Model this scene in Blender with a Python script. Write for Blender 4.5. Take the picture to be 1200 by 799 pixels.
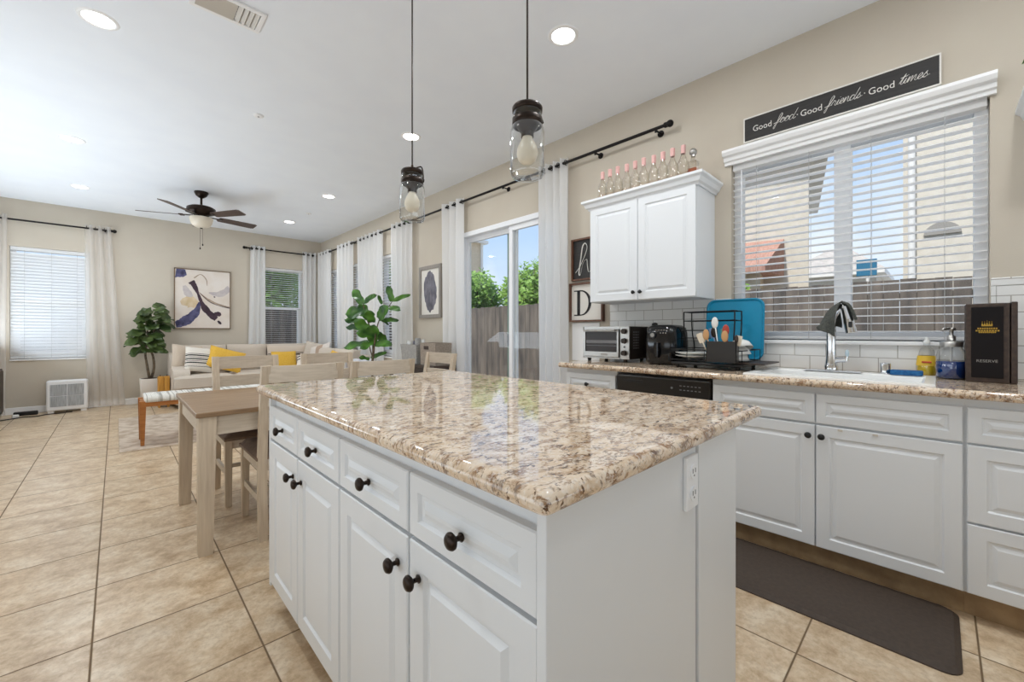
import bpy, bmesh, math, random
from math import sin, cos, pi, radians
from mathutils import Vector, Matrix
random.seed(7)
S = bpy.context.scene
COL = S.collection
for o in list(bpy.data.objects):
    bpy.data.objects.remove(o)

# ------------------------------------------------------------------ camera, sky, sun, light, exposure
cam_d = bpy.data.cameras.new('camera'); cam = bpy.data.objects.new('camera', cam_d); COL.objects.link(cam)
cam.location = (0, 0, 1.14); cam.rotation_euler = (radians(90), 0, radians(-43.9))
cam_d.sensor_width = 36; cam_d.lens = 482 / 1200 * 36; cam_d.shift_y = -10.5 / 1200; cam_d.clip_start = .02
S.camera = cam
S.view_settings.view_transform = 'Standard'; S.view_settings.look = 'None'
S.view_settings.gamma = 1; S.view_settings.use_curve_mapping = False
S.view_settings.exposure = 0.16
S.cycles.use_denoising = True
S.cycles.max_bounces = 12; S.cycles.diffuse_bounces = 6; S.cycles.glossy_bounces = 5
S.cycles.transparent_max_bounces = 24; S.cycles.transmission_bounces = 10
S.cycles.sample_clamp_indirect = 6; S.cycles.caustics_refractive = False; S.cycles.caustics_reflective = False

CAN_W = 8.8          # each recessed lamp
SKY = 1.15
world = bpy.data.worlds.new('sky'); S.world = world; world.use_nodes = True
nt = world.node_tree; nt.nodes.clear()
wo = nt.nodes.new('ShaderNodeOutputWorld'); bg = nt.nodes.new('ShaderNodeBackground')
tc = nt.nodes.new('ShaderNodeTexCoord'); sx = nt.nodes.new('ShaderNodeSeparateXYZ'); rp = nt.nodes.new('ShaderNodeValToRGB')
nt.links.new(tc.outputs['Generated'], sx.inputs[0]); nt.links.new(sx.outputs['Z'], rp.inputs[0])
e = rp.color_ramp.elements
e[0].position = 0.0; e[0].color = (.72, .78, .86, 1)
e[1].position = 0.6; e[1].color = (.26, .42, .72, 1)
m1 = e.new(.22); m1.color = (.44, .60, .84, 1)
nz = nt.nodes.new('ShaderNodeTexNoise'); nz.inputs['Scale'].default_value = 3.2; nz.inputs['Detail'].default_value = 6
nr = nt.nodes.new('ShaderNodeValToRGB'); nr.color_ramp.elements[0].position = .5; nr.color_ramp.elements[1].position = .72
mx = nt.nodes.new('ShaderNodeMix'); mx.data_type = 'RGBA'
nt.links.new(tc.outputs['Generated'], nz.inputs['Vector']); nt.links.new(nz.outputs['Fac'], nr.inputs[0])
nt.links.new(nr.outputs[0], mx.inputs['Factor']); nt.links.new(rp.outputs[0], mx.inputs['A']); mx.inputs['B'].default_value = (.85, .88, .92, 1)
nt.links.new(mx.outputs['Result'], bg.inputs[0]); bg.inputs[1].default_value = SKY
nt.links.new(bg.outputs[0], wo.inputs[0])

def lamp(name, kind, loc, energy, rot=(0, 0, 0), size=None, size_y=None, color=(1, 1, 1), shape=None):
    d = bpy.data.lights.new(name, kind); d.energy = energy; d.color = color
    if kind == 'AREA':
        d.shape = shape or ('RECTANGLE' if size_y else 'SQUARE'); d.size = size
        if size_y: d.size_y = size_y
    o = bpy.data.objects.new(name, d); o.location = loc; o.rotation_euler = rot; COL.objects.link(o); return o
sun = lamp('sun', 'SUN', (0, 0, 20), 4.0, (radians(38), 0, radians(-100)), color=(1, .95, .88)); sun.data.angle = radians(3)
# added upward fill lights by windowless unseen walls (behind and left of the camera)
lamp('added_fill_rear', 'AREA', (.8, -2.55, 1.1), 48, (radians(155), 0, 0), 3.6, 2.0, (.76, .88, 1))
lamp('added_fill_side', 'AREA', (-1.44, 1.0, 1.1), 30, (radians(136), 0, radians(-90)), 3.0, 1.8, (.76, .88, 1))
lamp('added_fill_side', 'AREA', (-1.44, 6.1, 1.1), 120, (radians(150), 0, radians(-90)), 5.0, 1.4, (.76, .88, 1))

# ------------------------------------------------------------------ helpers
def srgb(r, g, b):
    f = lambda c: (c / 255) / 12.92 if c / 255 <= .04045 else (((c / 255) + .055) / 1.055) ** 2.4
    return (f(r), f(g), f(b), 1)

MATS = {}
class NT:
    def __init__(s, m): s.t = m.node_tree
    def n(s, typ, **kw):
        nd = s.t.nodes.new(typ)
        for k, v in kw.items():
            if k.startswith('i_'):
                nd.inputs[k[2:].replace('_', ' ')].default_value = v
            else: setattr(nd, k, v)
        return nd
    def l(s, a, b): s.t.links.new(a, b)
    def ramp(s, src, stops):
        r = s.n('ShaderNodeValToRGB'); s.l(src, r.inputs[0]); el = r.color_ramp.elements
        while len(el) < len(stops): el.new(.5)
        for x, (p, c) in zip(el, stops): x.position = p; x.color = c
        return r.outputs[0]
    def math(s, op, a, b=None):
        m = s.n('ShaderNodeMath', operation=op)
        for i, x in enumerate((a, b)):
            if x is None: continue
            if isinstance(x, (int, float)): m.inputs[i].default_value = x
            else: s.l(x, m.inputs[i])
        return m.outputs[0]
    def mix(s, f, a, b):
        m = s.n('ShaderNodeMix', data_type='RGBA')
        for k, x in (('Factor', f), ('A', a), ('B', b)):
            if isinstance(x, (int, float, tuple)): m.inputs[k].default_value = x
            else: s.l(x, m.inputs[k])
        return m.outputs['Result']

def mat(name, col=(.8, .8, .8, 1), rough=.5, metal=0, **kw):
    m = bpy.data.materials.new(name); m.use_nodes = True
    b = m.node_tree.nodes['Principled BSDF']
    b.inputs['Base Color'].default_value = col; b.inputs['Roughness'].default_value = rough; b.inputs['Metallic'].default_value = metal
    for k, v in kw.items(): b.inputs[k.replace('_', ' ')].default_value = v
    MATS[name] = m
    return m
def bsdf(m): return m.node_tree.nodes['Principled BSDF']

def noisy(name, c1, c2, scale=20, rough=.6, stretch=(1, 1, 1), detail=4, bump=0, lo=.35, hi=.65, metal=0, coord='Object', bscale=None):
    m = mat(name, c1, rough, metal); k = NT(m)
    t = k.n('ShaderNodeTexCoord'); mp = k.n('ShaderNodeMapping'); mp.inputs['Scale'].default_value = stretch
    k.l(t.outputs[coord], mp.inputs[0])
    n = k.n('ShaderNodeTexNoise'); n.inputs['Scale'].default_value = scale; n.inputs['Detail'].default_value = detail
    k.l(mp.outputs[0], n.inputs['Vector'])
    k.l(k.ramp(n.outputs['Fac'], [(lo, c1), (hi, c2)]), bsdf(m).inputs['Base Color'])
    if bump:
        b = k.n('ShaderNodeBump'); b.inputs['Strength'].default_value = bump; b.inputs['Distance'].default_value = .004
        if bscale:
            n2 = k.n('ShaderNodeTexNoise'); n2.inputs['Scale'].default_value = bscale; k.l(mp.outputs[0], n2.inputs['Vector']); k.l(n2.outputs['Fac'], b.inputs['Height'])
        else: k.l(n.outputs['Fac'], b.inputs['Height'])
        k.l(b.outputs[0], bsdf(m).inputs['Normal'])
    return m

def wood(name, c1, c2, rough=.5, axis=0, scale=5):
    st = [14, 14, 14]; st[axis] = .9
    return noisy(name, c1, c2, scale, rough, tuple(st), 5, .08, .3, .7)

# ---- materials
M = {}
M['wall'] = noisy('wall_paint', srgb(196, 186, 171), srgb(199, 190, 175), 3, .85, bump=.12, bscale=220)
M['ceil'] = noisy('ceiling_paint', srgb(236, 240, 246), srgb(239, 243, 248), 3, .9, bump=.12, bscale=160)
M['white'] = mat('white_trim_paint', srgb(240, 240, 240), .4)
M['vinyl'] = mat('white_vinyl', srgb(238, 240, 243), .35)
M['cab'] = mat('white_cabinet_lacquer', srgb(224, 227, 230), .38)
M['bronze'] = mat('oil_rubbed_bronze', srgb(46, 36, 30), .35, .75)
M['rodmetal'] = mat('dark_iron', srgb(28, 24, 23), .45, .6)
M['chrome'] = mat('chrome', (.75, .76, .78, 1), .12, 1)
M['steel'] = mat('brushed_steel', (.44, .43, .41, 1), .34, 1)
M['black'] = mat('black_plastic', srgb(20, 20, 22), .3)
M['blackgloss'] = mat('black_gloss_plastic', srgb(12, 12, 14), .12)
M['blackmetal'] = mat('black_wire', srgb(22, 21, 22), .4, .3)
M['dwblack'] = mat('dishwasher_black', srgb(34, 29, 24), .3)
M['darkvent'] = mat('dark_metal_side', srgb(52, 44, 38), .35, .6)
M['grey'] = mat('grey_print', srgb(120, 120, 122), .6)
M['letter'] = mat('white_lettering', srgb(225, 222, 216), .7)
M['porcelain'] = mat('white_sink_enamel', srgb(240, 240, 238), .2)
M['blackletter'] = mat('black_lettering', srgb(25, 22, 24), .7)
M['gold'] = mat('gold_foil', srgb(186, 150, 62), .35, .6)
M['silverfoil'] = mat('silver_foil', srgb(150, 146, 140), .4, .5)
M['blue'] = mat('teal_blue_plastic', srgb(8, 134, 172), .3)
M['sponge'] = noisy('blue_sponge', srgb(18, 76, 128), srgb(40, 104, 156), 90, .9, bump=.4)
M['ceramic'] = mat('white_ceramic', srgb(226, 226, 222), .25)
M['potwhite'] = mat('white_planter', srgb(226, 222, 216), .5)
M['soil'] = noisy('potting_soil', srgb(50, 38, 28), srgb(84, 66, 48), 60, .95)
M['bark'] = noisy('plant_stem_bark', srgb(72, 60, 46), srgb(112, 96, 76), 30, .85)
M['cream'] = mat('frosted_bulb_glass', srgb(236, 226, 206), .3)
M['creamglass'] = mat('cream_glass_bowl', srgb(220, 210, 192), .3)
M['pinkfoil'] = mat('pink_foil_cap', srgb(226, 178, 172), .45)
M['utens1'] = mat('wooden_utensil', srgb(196, 150, 102), .6)
M['utens2'] = mat('red_utensil', srgb(170, 60, 44), .4)
M['utens3'] = mat('blue_utensil', srgb(112, 136, 176), .4)
M['utens4'] = mat('green_utensil', srgb(92, 146, 124), .4)
M['utens5'] = mat('cream_utensil', srgb(224, 210, 188), .45)
M['cloth'] = noisy('dark_grey_cloth', srgb(62, 64, 60), srgb(84, 86, 80), 120, .95, bump=.3)
M['mat'] = noisy('brown_rubber_mat', srgb(66, 55, 47), srgb(74, 62, 53), 60, .7, bump=.15, bscale=300)
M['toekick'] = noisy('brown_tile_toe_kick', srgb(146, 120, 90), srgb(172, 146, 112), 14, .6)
M['sofa'] = noisy('beige_upholstery', srgb(196, 184, 170), srgb(206, 195, 182), 140, .95, bump=.25)
M['pillowbeige'] = noisy('beige_pillow_cloth', srgb(192, 176, 158), srgb(202, 187, 170), 140, .95, bump=.25)
M['yellow'] = noisy('mustard_cloth', srgb(214, 168, 58), srgb(228, 184, 78), 90, .9, bump=.3)
M['cushion'] = noisy('taupe_seat_suede', srgb(112, 90, 74), srgb(128, 106, 88), 30, .75)
M['crate'] = wood('honey_pine', srgb(186, 130, 48), srgb(206, 152, 66), .5, 2)
M['benchwood'] = wood('honey_oak', srgb(150, 92, 42), srgb(178, 116, 58), .45, 0)
M['weave'] = noisy('white_woven_cord', srgb(226, 224, 218), srgb(170, 166, 158), 40, .9, (1.6, .03, .03), 1, .4, .48, .66)
M['tablewood'] = wood('weathered_oak_top', srgb(126, 98, 70), srgb(158, 130, 98), .4, 0)
M['chairwood'] = wood('whitewashed_oak', srgb(194, 180, 161), srgb(214, 201, 184), .6, 0)
M['chairwoodz'] = wood('whitewashed_oak_upright', srgb(190, 172, 150), srgb(210, 194, 172), .6, 2)
M['darkwood'] = wood('dark_walnut', srgb(46, 34, 28), srgb(70, 54, 44), .5, 0)
M['signwood'] = wood('walnut_frame', srgb(84, 52, 36), srgb(112, 74, 52), .5, 2)
M['signblack'] = noisy('black_sign_board', srgb(36, 34, 33), srgb(46, 43, 42), 6, .6, (1, 1, 12))
M['signwhite'] = mat('off_white_sign_board', srgb(224, 220, 212), .7)
M['greywood'] = wood('grey_frame', srgb(132, 126, 120), srgb(152, 146, 138), .6, 2)
M['basketgrey'] = noisy('grey_basket_cloth', srgb(150, 148, 146), srgb(172, 170, 166), 60, .9, bump=.3)
M['baskettan'] = noisy('taupe_box_cloth', srgb(140, 128, 116), srgb(160, 148, 136), 60, .9, bump=.3)
M['blade'] = wood('dark_fan_blade', srgb(64, 50, 44), srgb(84, 68, 60), .45, 0)
M['slat'] = mat('white_blind_slat', srgb(242, 243, 245), .4)
M['heatergrille'] = noisy('grey_fan_grille', srgb(150, 154, 158), srgb(182, 186, 190), 160, .6, (1, 1, .05), 1)
M['airgrille'] = mat('beige_vent_metal', srgb(206, 200, 190), .5)
M['outwall'] = noisy('pale_stucco', srgb(206, 198, 184), srgb(214, 207, 194), 8, .9, bump=.2)
M['outwall2'] = noisy('cream_stucco', srgb(202, 186, 162), srgb(210, 195, 172), 8, .9, bump=.2)
M['roof'] = noisy('red_clay_tile', srgb(168, 126, 112), srgb(192, 150, 134), 6, .85, (1, 8, 1))
M['concrete'] = noisy('patio_concrete', srgb(172, 166, 156), srgb(186, 180, 170), 5, .9)
M['fence'] = noisy('weathered_fence_board', srgb(76, 72, 70), srgb(124, 114, 105), 3.2, .9, (2.2, 2.2, .35), 6, .2, .32, .68)
M['treeleaf'] = mat('tree_foliage', srgb(122, 158, 66), .6)
M['treeleaf2'] = mat('bright_tree_foliage', srgb(128, 166, 72), .6)
M['trunk'] = noisy('tree_bark', srgb(88, 74, 60), srgb(116, 100, 84), 12, .9)
M['screen'] = mat('grey_green_screen_stile', srgb(124, 146, 138), .5)
M['eaves'] = mat('white_eave_board', srgb(226, 224, 220), .6)
M['weather'] = mat('grey_eave_board', srgb(150, 146, 140), .7)
M['winb'] = mat('small_dark_window_glass', srgb(84, 92, 100), .2)
M['label_y'] = mat('yellow_label', srgb(230, 190, 60), .5)
M['label_r'] = mat('red_label', srgb(196, 70, 50), .5)
M['cable'] = mat('black_cable', srgb(24, 20, 18), .6)
M['plug'] = mat('white_plug', srgb(230, 230, 228), .5)
M['lens'] = mat('lit_lamp_lens', (1, 1, 1, 1), .5, Emission_Color=(1, .97, .93, 1), Emission_Strength=9)

# leaf green with two tones
def leafmat(name, c1, c2):
    m = noisy(name, c1, c2, 6, .35, detail=2)
    bsdf(m).inputs['Specular IOR Level'].default_value = .4
    return m
M['leafdark'] = leafmat('dark_fiddle_leaf', srgb(40, 58, 28), srgb(84, 102, 52))
M['leafbright'] = leafmat('bright_fiddle_leaf', srgb(34, 74, 26), srgb(88, 138, 46))

# clear glass that lets light through
def clear_glass(name, tint=(1, 1, 1, 1), refl=.5):
    m = bpy.data.materials.new(name); m.use_nodes = True; k = NT(m); m.node_tree.nodes.clear()
    o = k.n('ShaderNodeOutputMaterial'); tr = k.n('ShaderNodeBsdfTransparent'); gl = k.n('ShaderNodeBsdfGlossy'); fr = k.n('ShaderNodeLayerWeight'); fr.inputs[0].default_value = .5
    tr.inputs[0].default_value = tint; gl.inputs['Roughness'].default_value = .02; fac = k.math('ADD', k.math('MULTIPLY', k.math('POWER', fr.outputs['Facing'], 4.0), .8), .045)
    ms = k.n('ShaderNodeMixShader'); k.l(k.math('MULTIPLY', fac, refl), ms.inputs[0]); k.l(tr.outputs[0], ms.inputs[1]); k.l(gl.outputs[0], ms.inputs[2]); k.l(ms.outputs[0], o.inputs[0])
    return m
M['pane'] = clear_glass('window_glass', (.975, .985, .98, 1), .35)
M['jar'] = clear_glass('jar_glass', (.96, .97, .97, 1), 2.4)
M['bottle'] = clear_glass('clear_bottle_glass', (.94, .92, .88, 1), 2.6)
M['bluesoap'] = mat('blue_soap_liquid', srgb(10, 52, 120), .15)
M['yellowsoap'] = mat('yellow_soap_liquid', srgb(236, 200, 40), .2)
M['wine'] = clear_glass('rose_wine', (.92, .70, .58, 1), .5)
M['amber'] = clear_glass('orange_spirit', (.92, .46, .22, 1), .5)
M['ovenglass'] = mat('dark_oven_glass', srgb(40, 31, 25), .25, 0, Specular_IOR_Level=.25)

def sheer(name, c, transp=.12, transl=.45):
    m = bpy.data.materials.new(name); m.use_nodes = True; k = NT(m); m.node_tree.nodes.clear()
    o = k.n('ShaderNodeOutputMaterial'); d = k.n('ShaderNodeBsdfDiffuse'); t = k.n('ShaderNodeBsdfTranslucent'); tr = k.n('ShaderNodeBsdfTransparent')
    d.inputs[0].default_value = c; t.inputs[0].default_value = c
    a = k.n('ShaderNodeMixShader'); a.inputs[0].default_value = transl; k.l(d.outputs[0], a.inputs[1]); k.l(t.outputs[0], a.inputs[2])
    b = k.n('ShaderNodeMixShader'); b.inputs[0].default_value = transp; k.l(a.outputs[0], b.inputs[1]); k.l(tr.outputs[0], b.inputs[2]); k.l(b.outputs[0], o.inputs[0])
    return m
M['curtain'] = sheer('white_curtain_cloth', srgb(246, 246, 246), .04, .4)
M['slat'] = sheer('white_blind_slat', srgb(250, 250, 250), .0, .5)
M['sheer'] = sheer('sheer_white_voile', srgb(240, 236, 232), .52, .4)

# granite
def granite():
    m = mat('granite', (.6, .5, .4, 1), .035); k = NT(m)
    t = k.n('ShaderNodeTexCoord'); P = t.outputs['Object']
    mp = k.n('ShaderNodeMapping'); mp.inputs['Rotation'].default_value = (0, 0, .6); mp.inputs['Scale'].default_value = (1, 1.7, 1.3); k.l(P, mp.inputs[0])
    def noise(scale, detail=5, rough=.6, dist=0.0, src=mp.outputs[0]):
        n = k.n('ShaderNodeTexNoise'); n.inputs['Scale'].default_value = scale; n.inputs['Detail'].default_value = detail
        n.inputs['Roughness'].default_value = rough; n.inputs['Distortion'].default_value = dist; k.l(src, n.inputs['Vector']); return n.outputs['Fac']
    base = k.ramp(noise(13, 6, .65, .5), [(.30, srgb(178, 150, 122)), (.46, srgb(216, 192, 164)), (.60, srgb(228, 210, 188)), (.72, srgb(232, 220, 206))])
    c = k.mix(k.ramp(noise(20, 7, .72, .6), [(.52, (0, 0, 0, 1)), (.60, (1, 1, 1, 1))]), base, srgb(150, 116, 86))
    off = k.n('ShaderNodeMapping'); off.inputs['Location'].default_value = (3.3, 7.1, 1.9); off.inputs['Rotation'].default_value = (0, 0, 1.0); off.inputs['Scale'].default_value = (1, 2.1, 1.4); k.l(P, off.inputs[0])
    c = k.mix(k.ramp(noise(23, 6, .68, .8, off.outputs[0]), [(.55, (0, 0, 0, 1)), (.62, (1, 1, 1, 1))]), c, srgb(142, 122, 106))
    off2 = k.n('ShaderNodeMapping'); off2.inputs['Location'].default_value = (-5.3, 2.1, 4.9); off2.inputs['Rotation'].default_value = (0, 0, .8); off2.inputs['Scale'].default_value = (1, 1.8, 1.2); k.l(P, off2.inputs[0])
    c = k.mix(k.ramp(noise(44, 5, .66, .6, off2.outputs[0]), [(.575, (0, 0, 0, 1)), (.63, (1, 1, 1, 1))]), c, srgb(98, 70, 50))
    v = k.n('ShaderNodeTexVoronoi'); v.inputs['Scale'].default_value = 210; k.l(P, v.inputs['Vector'])
    c = k.mix(k.math('MULTIPLY', k.ramp(v.outputs['Color'], [(.66, (0, 0, 0, 1)), (.78, (1, 1, 1, 1))]), .4), c, srgb(236, 228, 220))
    k.l(c, bsdf(m).inputs['Base Color']); bsdf(m).inputs['IOR'].default_value = 1.6
    return m
M['granite'] = granite()

# square floor tiles
def tiles():
    m = mat('beige_floor_tile', (.6, .5, .4, 1), .32); k = NT(m)
    t = k.n('ShaderNodeTexCoord'); s = k.n('ShaderNodeSeparateXYZ'); k.l(t.outputs['Object'], s.inputs[0])
    def cell(src, off):
        a = k.math('DIVIDE', k.math('SUBTRACT', src, off), .4505)
        fr = k.math('FRACT', a); return k.math('FLOOR', a), k.math('MINIMUM', fr, k.math('SUBTRACT', 1.0, fr))
    ix, dx = cell(s.outputs['X'], -.0637); iy, dy = cell(s.outputs['Y'], .352)
    dd = k.math('MINIMUM', dx, dy)
    grout = k.ramp(dd, [(.0048, (1, 1, 1, 1)), (.0085, (0, 0, 0, 1))])
    cb = k.n('ShaderNodeCombineXYZ'); k.l(ix, cb.inputs[0]); k.l(iy, cb.inputs[1])
    wn = k.n('ShaderNodeTexWhiteNoise'); k.l(cb.outputs[0], wn.inputs['Vector'])
    va = k.n('ShaderNodeVectorMath', operation='SCALE'); k.l(wn.outputs['Color'], va.inputs[0]); va.inputs['Scale'].default_value = 40
    vb = k.n('ShaderNodeVectorMath', operation='ADD'); k.l(t.outputs['Object'], vb.inputs[0]); k.l(va.outputs[0], vb.inputs[1])
    n = k.n('ShaderNodeTexNoise'); n.inputs['Scale'].default_value = 8; n.inputs['Detail'].default_value = 10; n.inputs['Roughness'].default_value = .74; n.inputs['Distortion'].default_value = .25
    k.l(vb.outputs[0], n.inputs['Vector'])
    c = k.ramp(n.outputs['Fac'], [(.34, srgb(178, 150, 118)), (.48, srgb(210, 186, 155)), (.62, srgb(228, 211, 186))])
    n2 = k.n('ShaderNodeTexNoise'); n2.inputs['Scale'].default_value = 42; n2.inputs['Detail'].default_value = 6; n2.inputs['Roughness'].default_value = .7; k.l(vb.outputs[0], n2.inputs['Vector'])
    c = k.mix(k.math('MULTIPLY', k.ramp(n2.outputs['Fac'], [(.46, (0, 0, 0, 1)), (.66, (1, 1, 1, 1))]), .45), c, srgb(168, 140, 104))
    hv = k.n('ShaderNodeHueSaturation'); k.l(c, hv.inputs['Color']); k.l(k.math('ADD', k.math('MULTIPLY', wn.outputs['Value'], .10), .95), hv.inputs['Value'])
    k.l(k.mix(grout, hv.outputs[0], srgb(112, 90, 64)), bsdf(m).inputs['Base Color'])
    k.l(k.math('ADD', k.math('MULTIPLY', grout, .4), .3), bsdf(m).inputs['Roughness'])
    b = k.n('ShaderNodeBump'); b.inputs['Strength'].default_value = .35; b.inputs['Distance'].default_value = .003; b.invert = True
    k.l(grout, b.inputs['Height']); k.l(b.outputs[0], bsdf(m).inputs['Normal'])
    return m
M['tile'] = tiles()

# white subway tiles on the wall (brick pattern across Y / Z)
def subway():
    m = mat('white_subway_tile', srgb(226, 226, 224), .18); k = NT(m)
    t = k.n('ShaderNodeTexCoord'); s = k.n('ShaderNodeSeparateXYZ'); k.l(t.outputs['Object'], s.inputs[0])
    cb = k.n('ShaderNodeCombineXYZ'); k.l(s.outputs['Y'], cb.inputs[0]); k.l(k.math('SUBTRACT', s.outputs['Z'], .918), cb.inputs[1])
    br = k.n('ShaderNodeTexBrick'); k.l(cb.outputs[0], br.inputs['Vector']); br.offset = .5
    for nme, v in (('Color1', srgb(228, 228, 226)), ('Color2', srgb(222, 222, 220)), ('Mortar', srgb(168, 164, 158)), ('Scale', 1.0), ('Mortar Size', .0022), ('Mortar Smooth', .1), ('Brick Width', .156), ('Row Height', .079)):
        br.inputs[nme].default_value = v
    k.l(br.outputs['Color'], bsdf(m).inputs['Base Color'])
    b = k.n('ShaderNodeBump'); b.inputs['Strength'].default_value = .4; b.inputs['Distance'].default_value = .002; b.invert = True
    k.l(br.outputs['Fac'], b.inputs['Height']); k.l(b.outputs[0], bsdf(m).inputs['Normal'])
    return m
M['subway'] = subway()

def stripes(name, base, dark, axis, edges):
    m = mat(name, base, .95); k = NT(m); t = k.n('ShaderNodeTexCoord'); s = k.n('ShaderNodeSeparateXYZ'); k.l(t.outputs['Object'], s.inputs[0])
    r = k.n('ShaderNodeValToRGB'); r.color_ramp.interpolation = 'CONSTANT'; el = r.color_ramp.elements
    k.l(k.math('ADD', s.outputs[axis], .5), r.inputs[0])
    while len(el) < 2 * len(edges) + 1: el.new(.5)
    st = [(0, base)]
    for a, b in edges: st += [(a + .5, dark), (b + .5, base)]
    for x, (p, c) in zip(el, st): x.position = p; x.color = c
    k.l(r.outputs[0], bsdf(m).inputs['Base Color']); return m
M['stripe'] = stripes('black_striped_cloth', srgb(226, 220, 210), srgb(40, 38, 42), 'Z', [(-.13, -.122), (-.105, -.098), (-.08, -.06), (-.045, -.038), (-.02, -.002), (.015, .022), (.037, .055), (.07, .077)])
M['stripe2'] = stripes('single_banded_cloth', srgb(206, 192, 176), srgb(58, 52, 50), 'Z', [(-.04, -.015), (.0, .008)])
M['stripe3'] = stripes('pale_tan_banded_cloth', srgb(214, 206, 198), srgb(172, 150, 132), 'X', [(-.04, .10)])
M['arcs'] = stripes('black_arc_cloth', srgb(220, 212, 202), srgb(44, 40, 42), 'Z', [(.04, .06), (.09, .115)])

class MB:
    def __init__(s): s.v = []; s.f = []; s.sm = []; s.mi = []; s.cur = 0
    def add(s, vs, fs, smooth=False):
        b = len(s.v); s.v += [tuple(x) for x in vs]
        for f in fs: s.f.append([i + b for i in f]); s.sm.append(smooth); s.mi.append(s.cur)
        return s
    def box(s, x0, x1, y0, y1, z0, z1, bev=0):
        if x0 > x1: x0, x1 = x1, x0
        if y0 > y1: y0, y1 = y1, y0
        if z0 > z1: z0, z1 = z1, z0
        b = min(bev, (x1 - x0) * .45, (y1 - y0) * .45, (z1 - z0) * .45)
        if b <= 0:
            v = [(x, y, z) for x in (x0, x1) for y in (y0, y1) for z in (z0, z1)]
            return s.add(v, [(0, 1, 3, 2), (4, 6, 7, 5), (0, 4, 5, 1), (2, 3, 7, 6), (0, 2, 6, 4), (1, 5, 7, 3)])
        bm = bmesh.new(); bmesh.ops.create_cube(bm, size=1)
        for v in bm.verts: v.co = ((x0 + x1) / 2 + v.co.x * (x1 - x0), (y0 + y1) / 2 + v.co.y * (y1 - y0), (z0 + z1) / 2 + v.co.z * (z1 - z0))
        bmesh.ops.bevel(bm, geom=list(bm.edges), offset=b, segments=2, profile=.5, affect='EDGES')
        bm.verts.index_update()
        s.add([v.co[:] for v in bm.verts], [[v.index for v in f.verts] for f in bm.faces], False); bm.free(); return s
    def hexa(s, lo, hi, z0, z1):
        """box between two rectangles (x0,x1,y0,y1) at z0 and z1"""
        a = [(lo[0], lo[2], z0), (lo[1], lo[2], z0), (lo[1], lo[3], z0), (lo[0], lo[3], z0)]
        b = [(hi[0], hi[2], z1), (hi[1], hi[2], z1), (hi[1], hi[3], z1), (hi[0], hi[3], z1)]
        return s.add(a + b, [(3, 2, 1, 0), (4, 5, 6, 7), (0, 1, 5, 4), (1, 2, 6, 5), (2, 3, 7, 6), (3, 0, 4, 7)])
    def cyl(s, p0, p1, r0, r1=None, n=16, caps=True, smooth=True):
        if r1 is None: r1 = r0
        p0, p1 = Vector(p0), Vector(p1); d = (p1 - p0).normalized()
        a = d.orthogonal().normalized(); b = d.cross(a)
        v = [p0 + (a * cos(2 * pi * i / n) + b * sin(2 * pi * i / n)) * r0 for i in range(n)] + [p1 + (a * cos(2 * pi * i / n) + b * sin(2 * pi * i / n)) * r1 for i in range(n)]
        s.add(v, [(i, (i + 1) % n, n + (i + 1) % n, n + i) for i in range(n)], smooth)
        if caps: s.add(v, [list(range(n))[::-1], list(range(n, 2 * n))])
        return s
    def tube(s, pts, r, n=8, closed=False, flat=1.0):
        pts = [Vector(p) for p in pts]; N = len(pts); rings = []
        up = None
        for i, p in enumerate(pts):
            if closed: d = pts[(i + 1) % N] - pts[i - 1]
            else: d = pts[min(i + 1, N - 1)] - pts[max(i - 1, 0)]
            d.normalize()
            if up is None: up = d.orthogonal().normalized()
            a = (up - d * up.dot(d))
            a = a.normalized() if a.length > 1e-6 else d.orthogonal().normalized()
            up = a; b = d.cross(a)
            rr = r[i] if isinstance(r, (list, tuple)) else r
            rings.append([p + a * cos(2 * pi * k / n) * rr + b * sin(2 * pi * k / n) * rr * flat for k in range(n)])
        v = [q for R in rings for q in R]; f = []
        for i in range(N if closed else N - 1):
            j = (i + 1) % N
            for k in range(n): f.append((i * n + k, i * n + (k + 1) % n, j * n + (k + 1) % n, j * n + k))
        if not closed: f += [list(range(n))[::-1], list(range((N - 1) * n, N * n))]
        return s.add(v, f, True)
    def lathe(s, prof, c=(0, 0, 0), n=24, smooth=True, sq=None):
        v = []; f = []
        for (r, z) in prof:
            for k in range(n):
                a = 2 * pi * k / n; v.append((c[0] + r * cos(a), c[1] + r * sin(a), c[2] + z))
        for i in range(len(prof) - 1):
            for k in range(n): f.append((i * n + k, i * n + (k + 1) % n, (i + 1) * n + (k + 1) % n, (i + 1) * n + k))
        return s.add(v, f, smooth)
    def prism(s, poly, axis, a, b, smooth=False):
        """poly in the two other axes (in xyz order), extruded along axis from a to b"""
        def pt(p, h):
            q = list(p); q.insert(axis, h); return tuple(q)
        n = len(poly); v = [pt(p, a) for p in poly] + [pt(p, b) for p in poly]
        s.add(v, [(i, (i + 1) % n, n + (i + 1) % n, n + i) for i in range(n)], smooth)
        return s.add(v, [list(range(n))[::-1], list(range(n, 2 * n))])
    def grid(s, fn, nu, nv, smooth=True):
        v = [fn(i / nu, j / nv) for i in range(nu + 1) for j in range(nv + 1)]
        return s.add(v, [(i * (nv + 1) + j, (i + 1) * (nv + 1) + j, (i + 1) * (nv + 1) + j + 1, i * (nv + 1) + j + 1) for i in range(nu) for j in range(nv)], smooth)
    def sphere(s, c, r, n=16, m=10, sc=(1, 1, 1)):
        def fn(u, v):
            a = 2 * pi * u; b = pi * (v - .5)
            return (c[0] + r * sc[0] * cos(b) * cos(a), c[1] + r * sc[1] * cos(b) * sin(a), c[2] + r * sc[2] * sin(b))
        return s.grid(fn, n, m)
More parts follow.
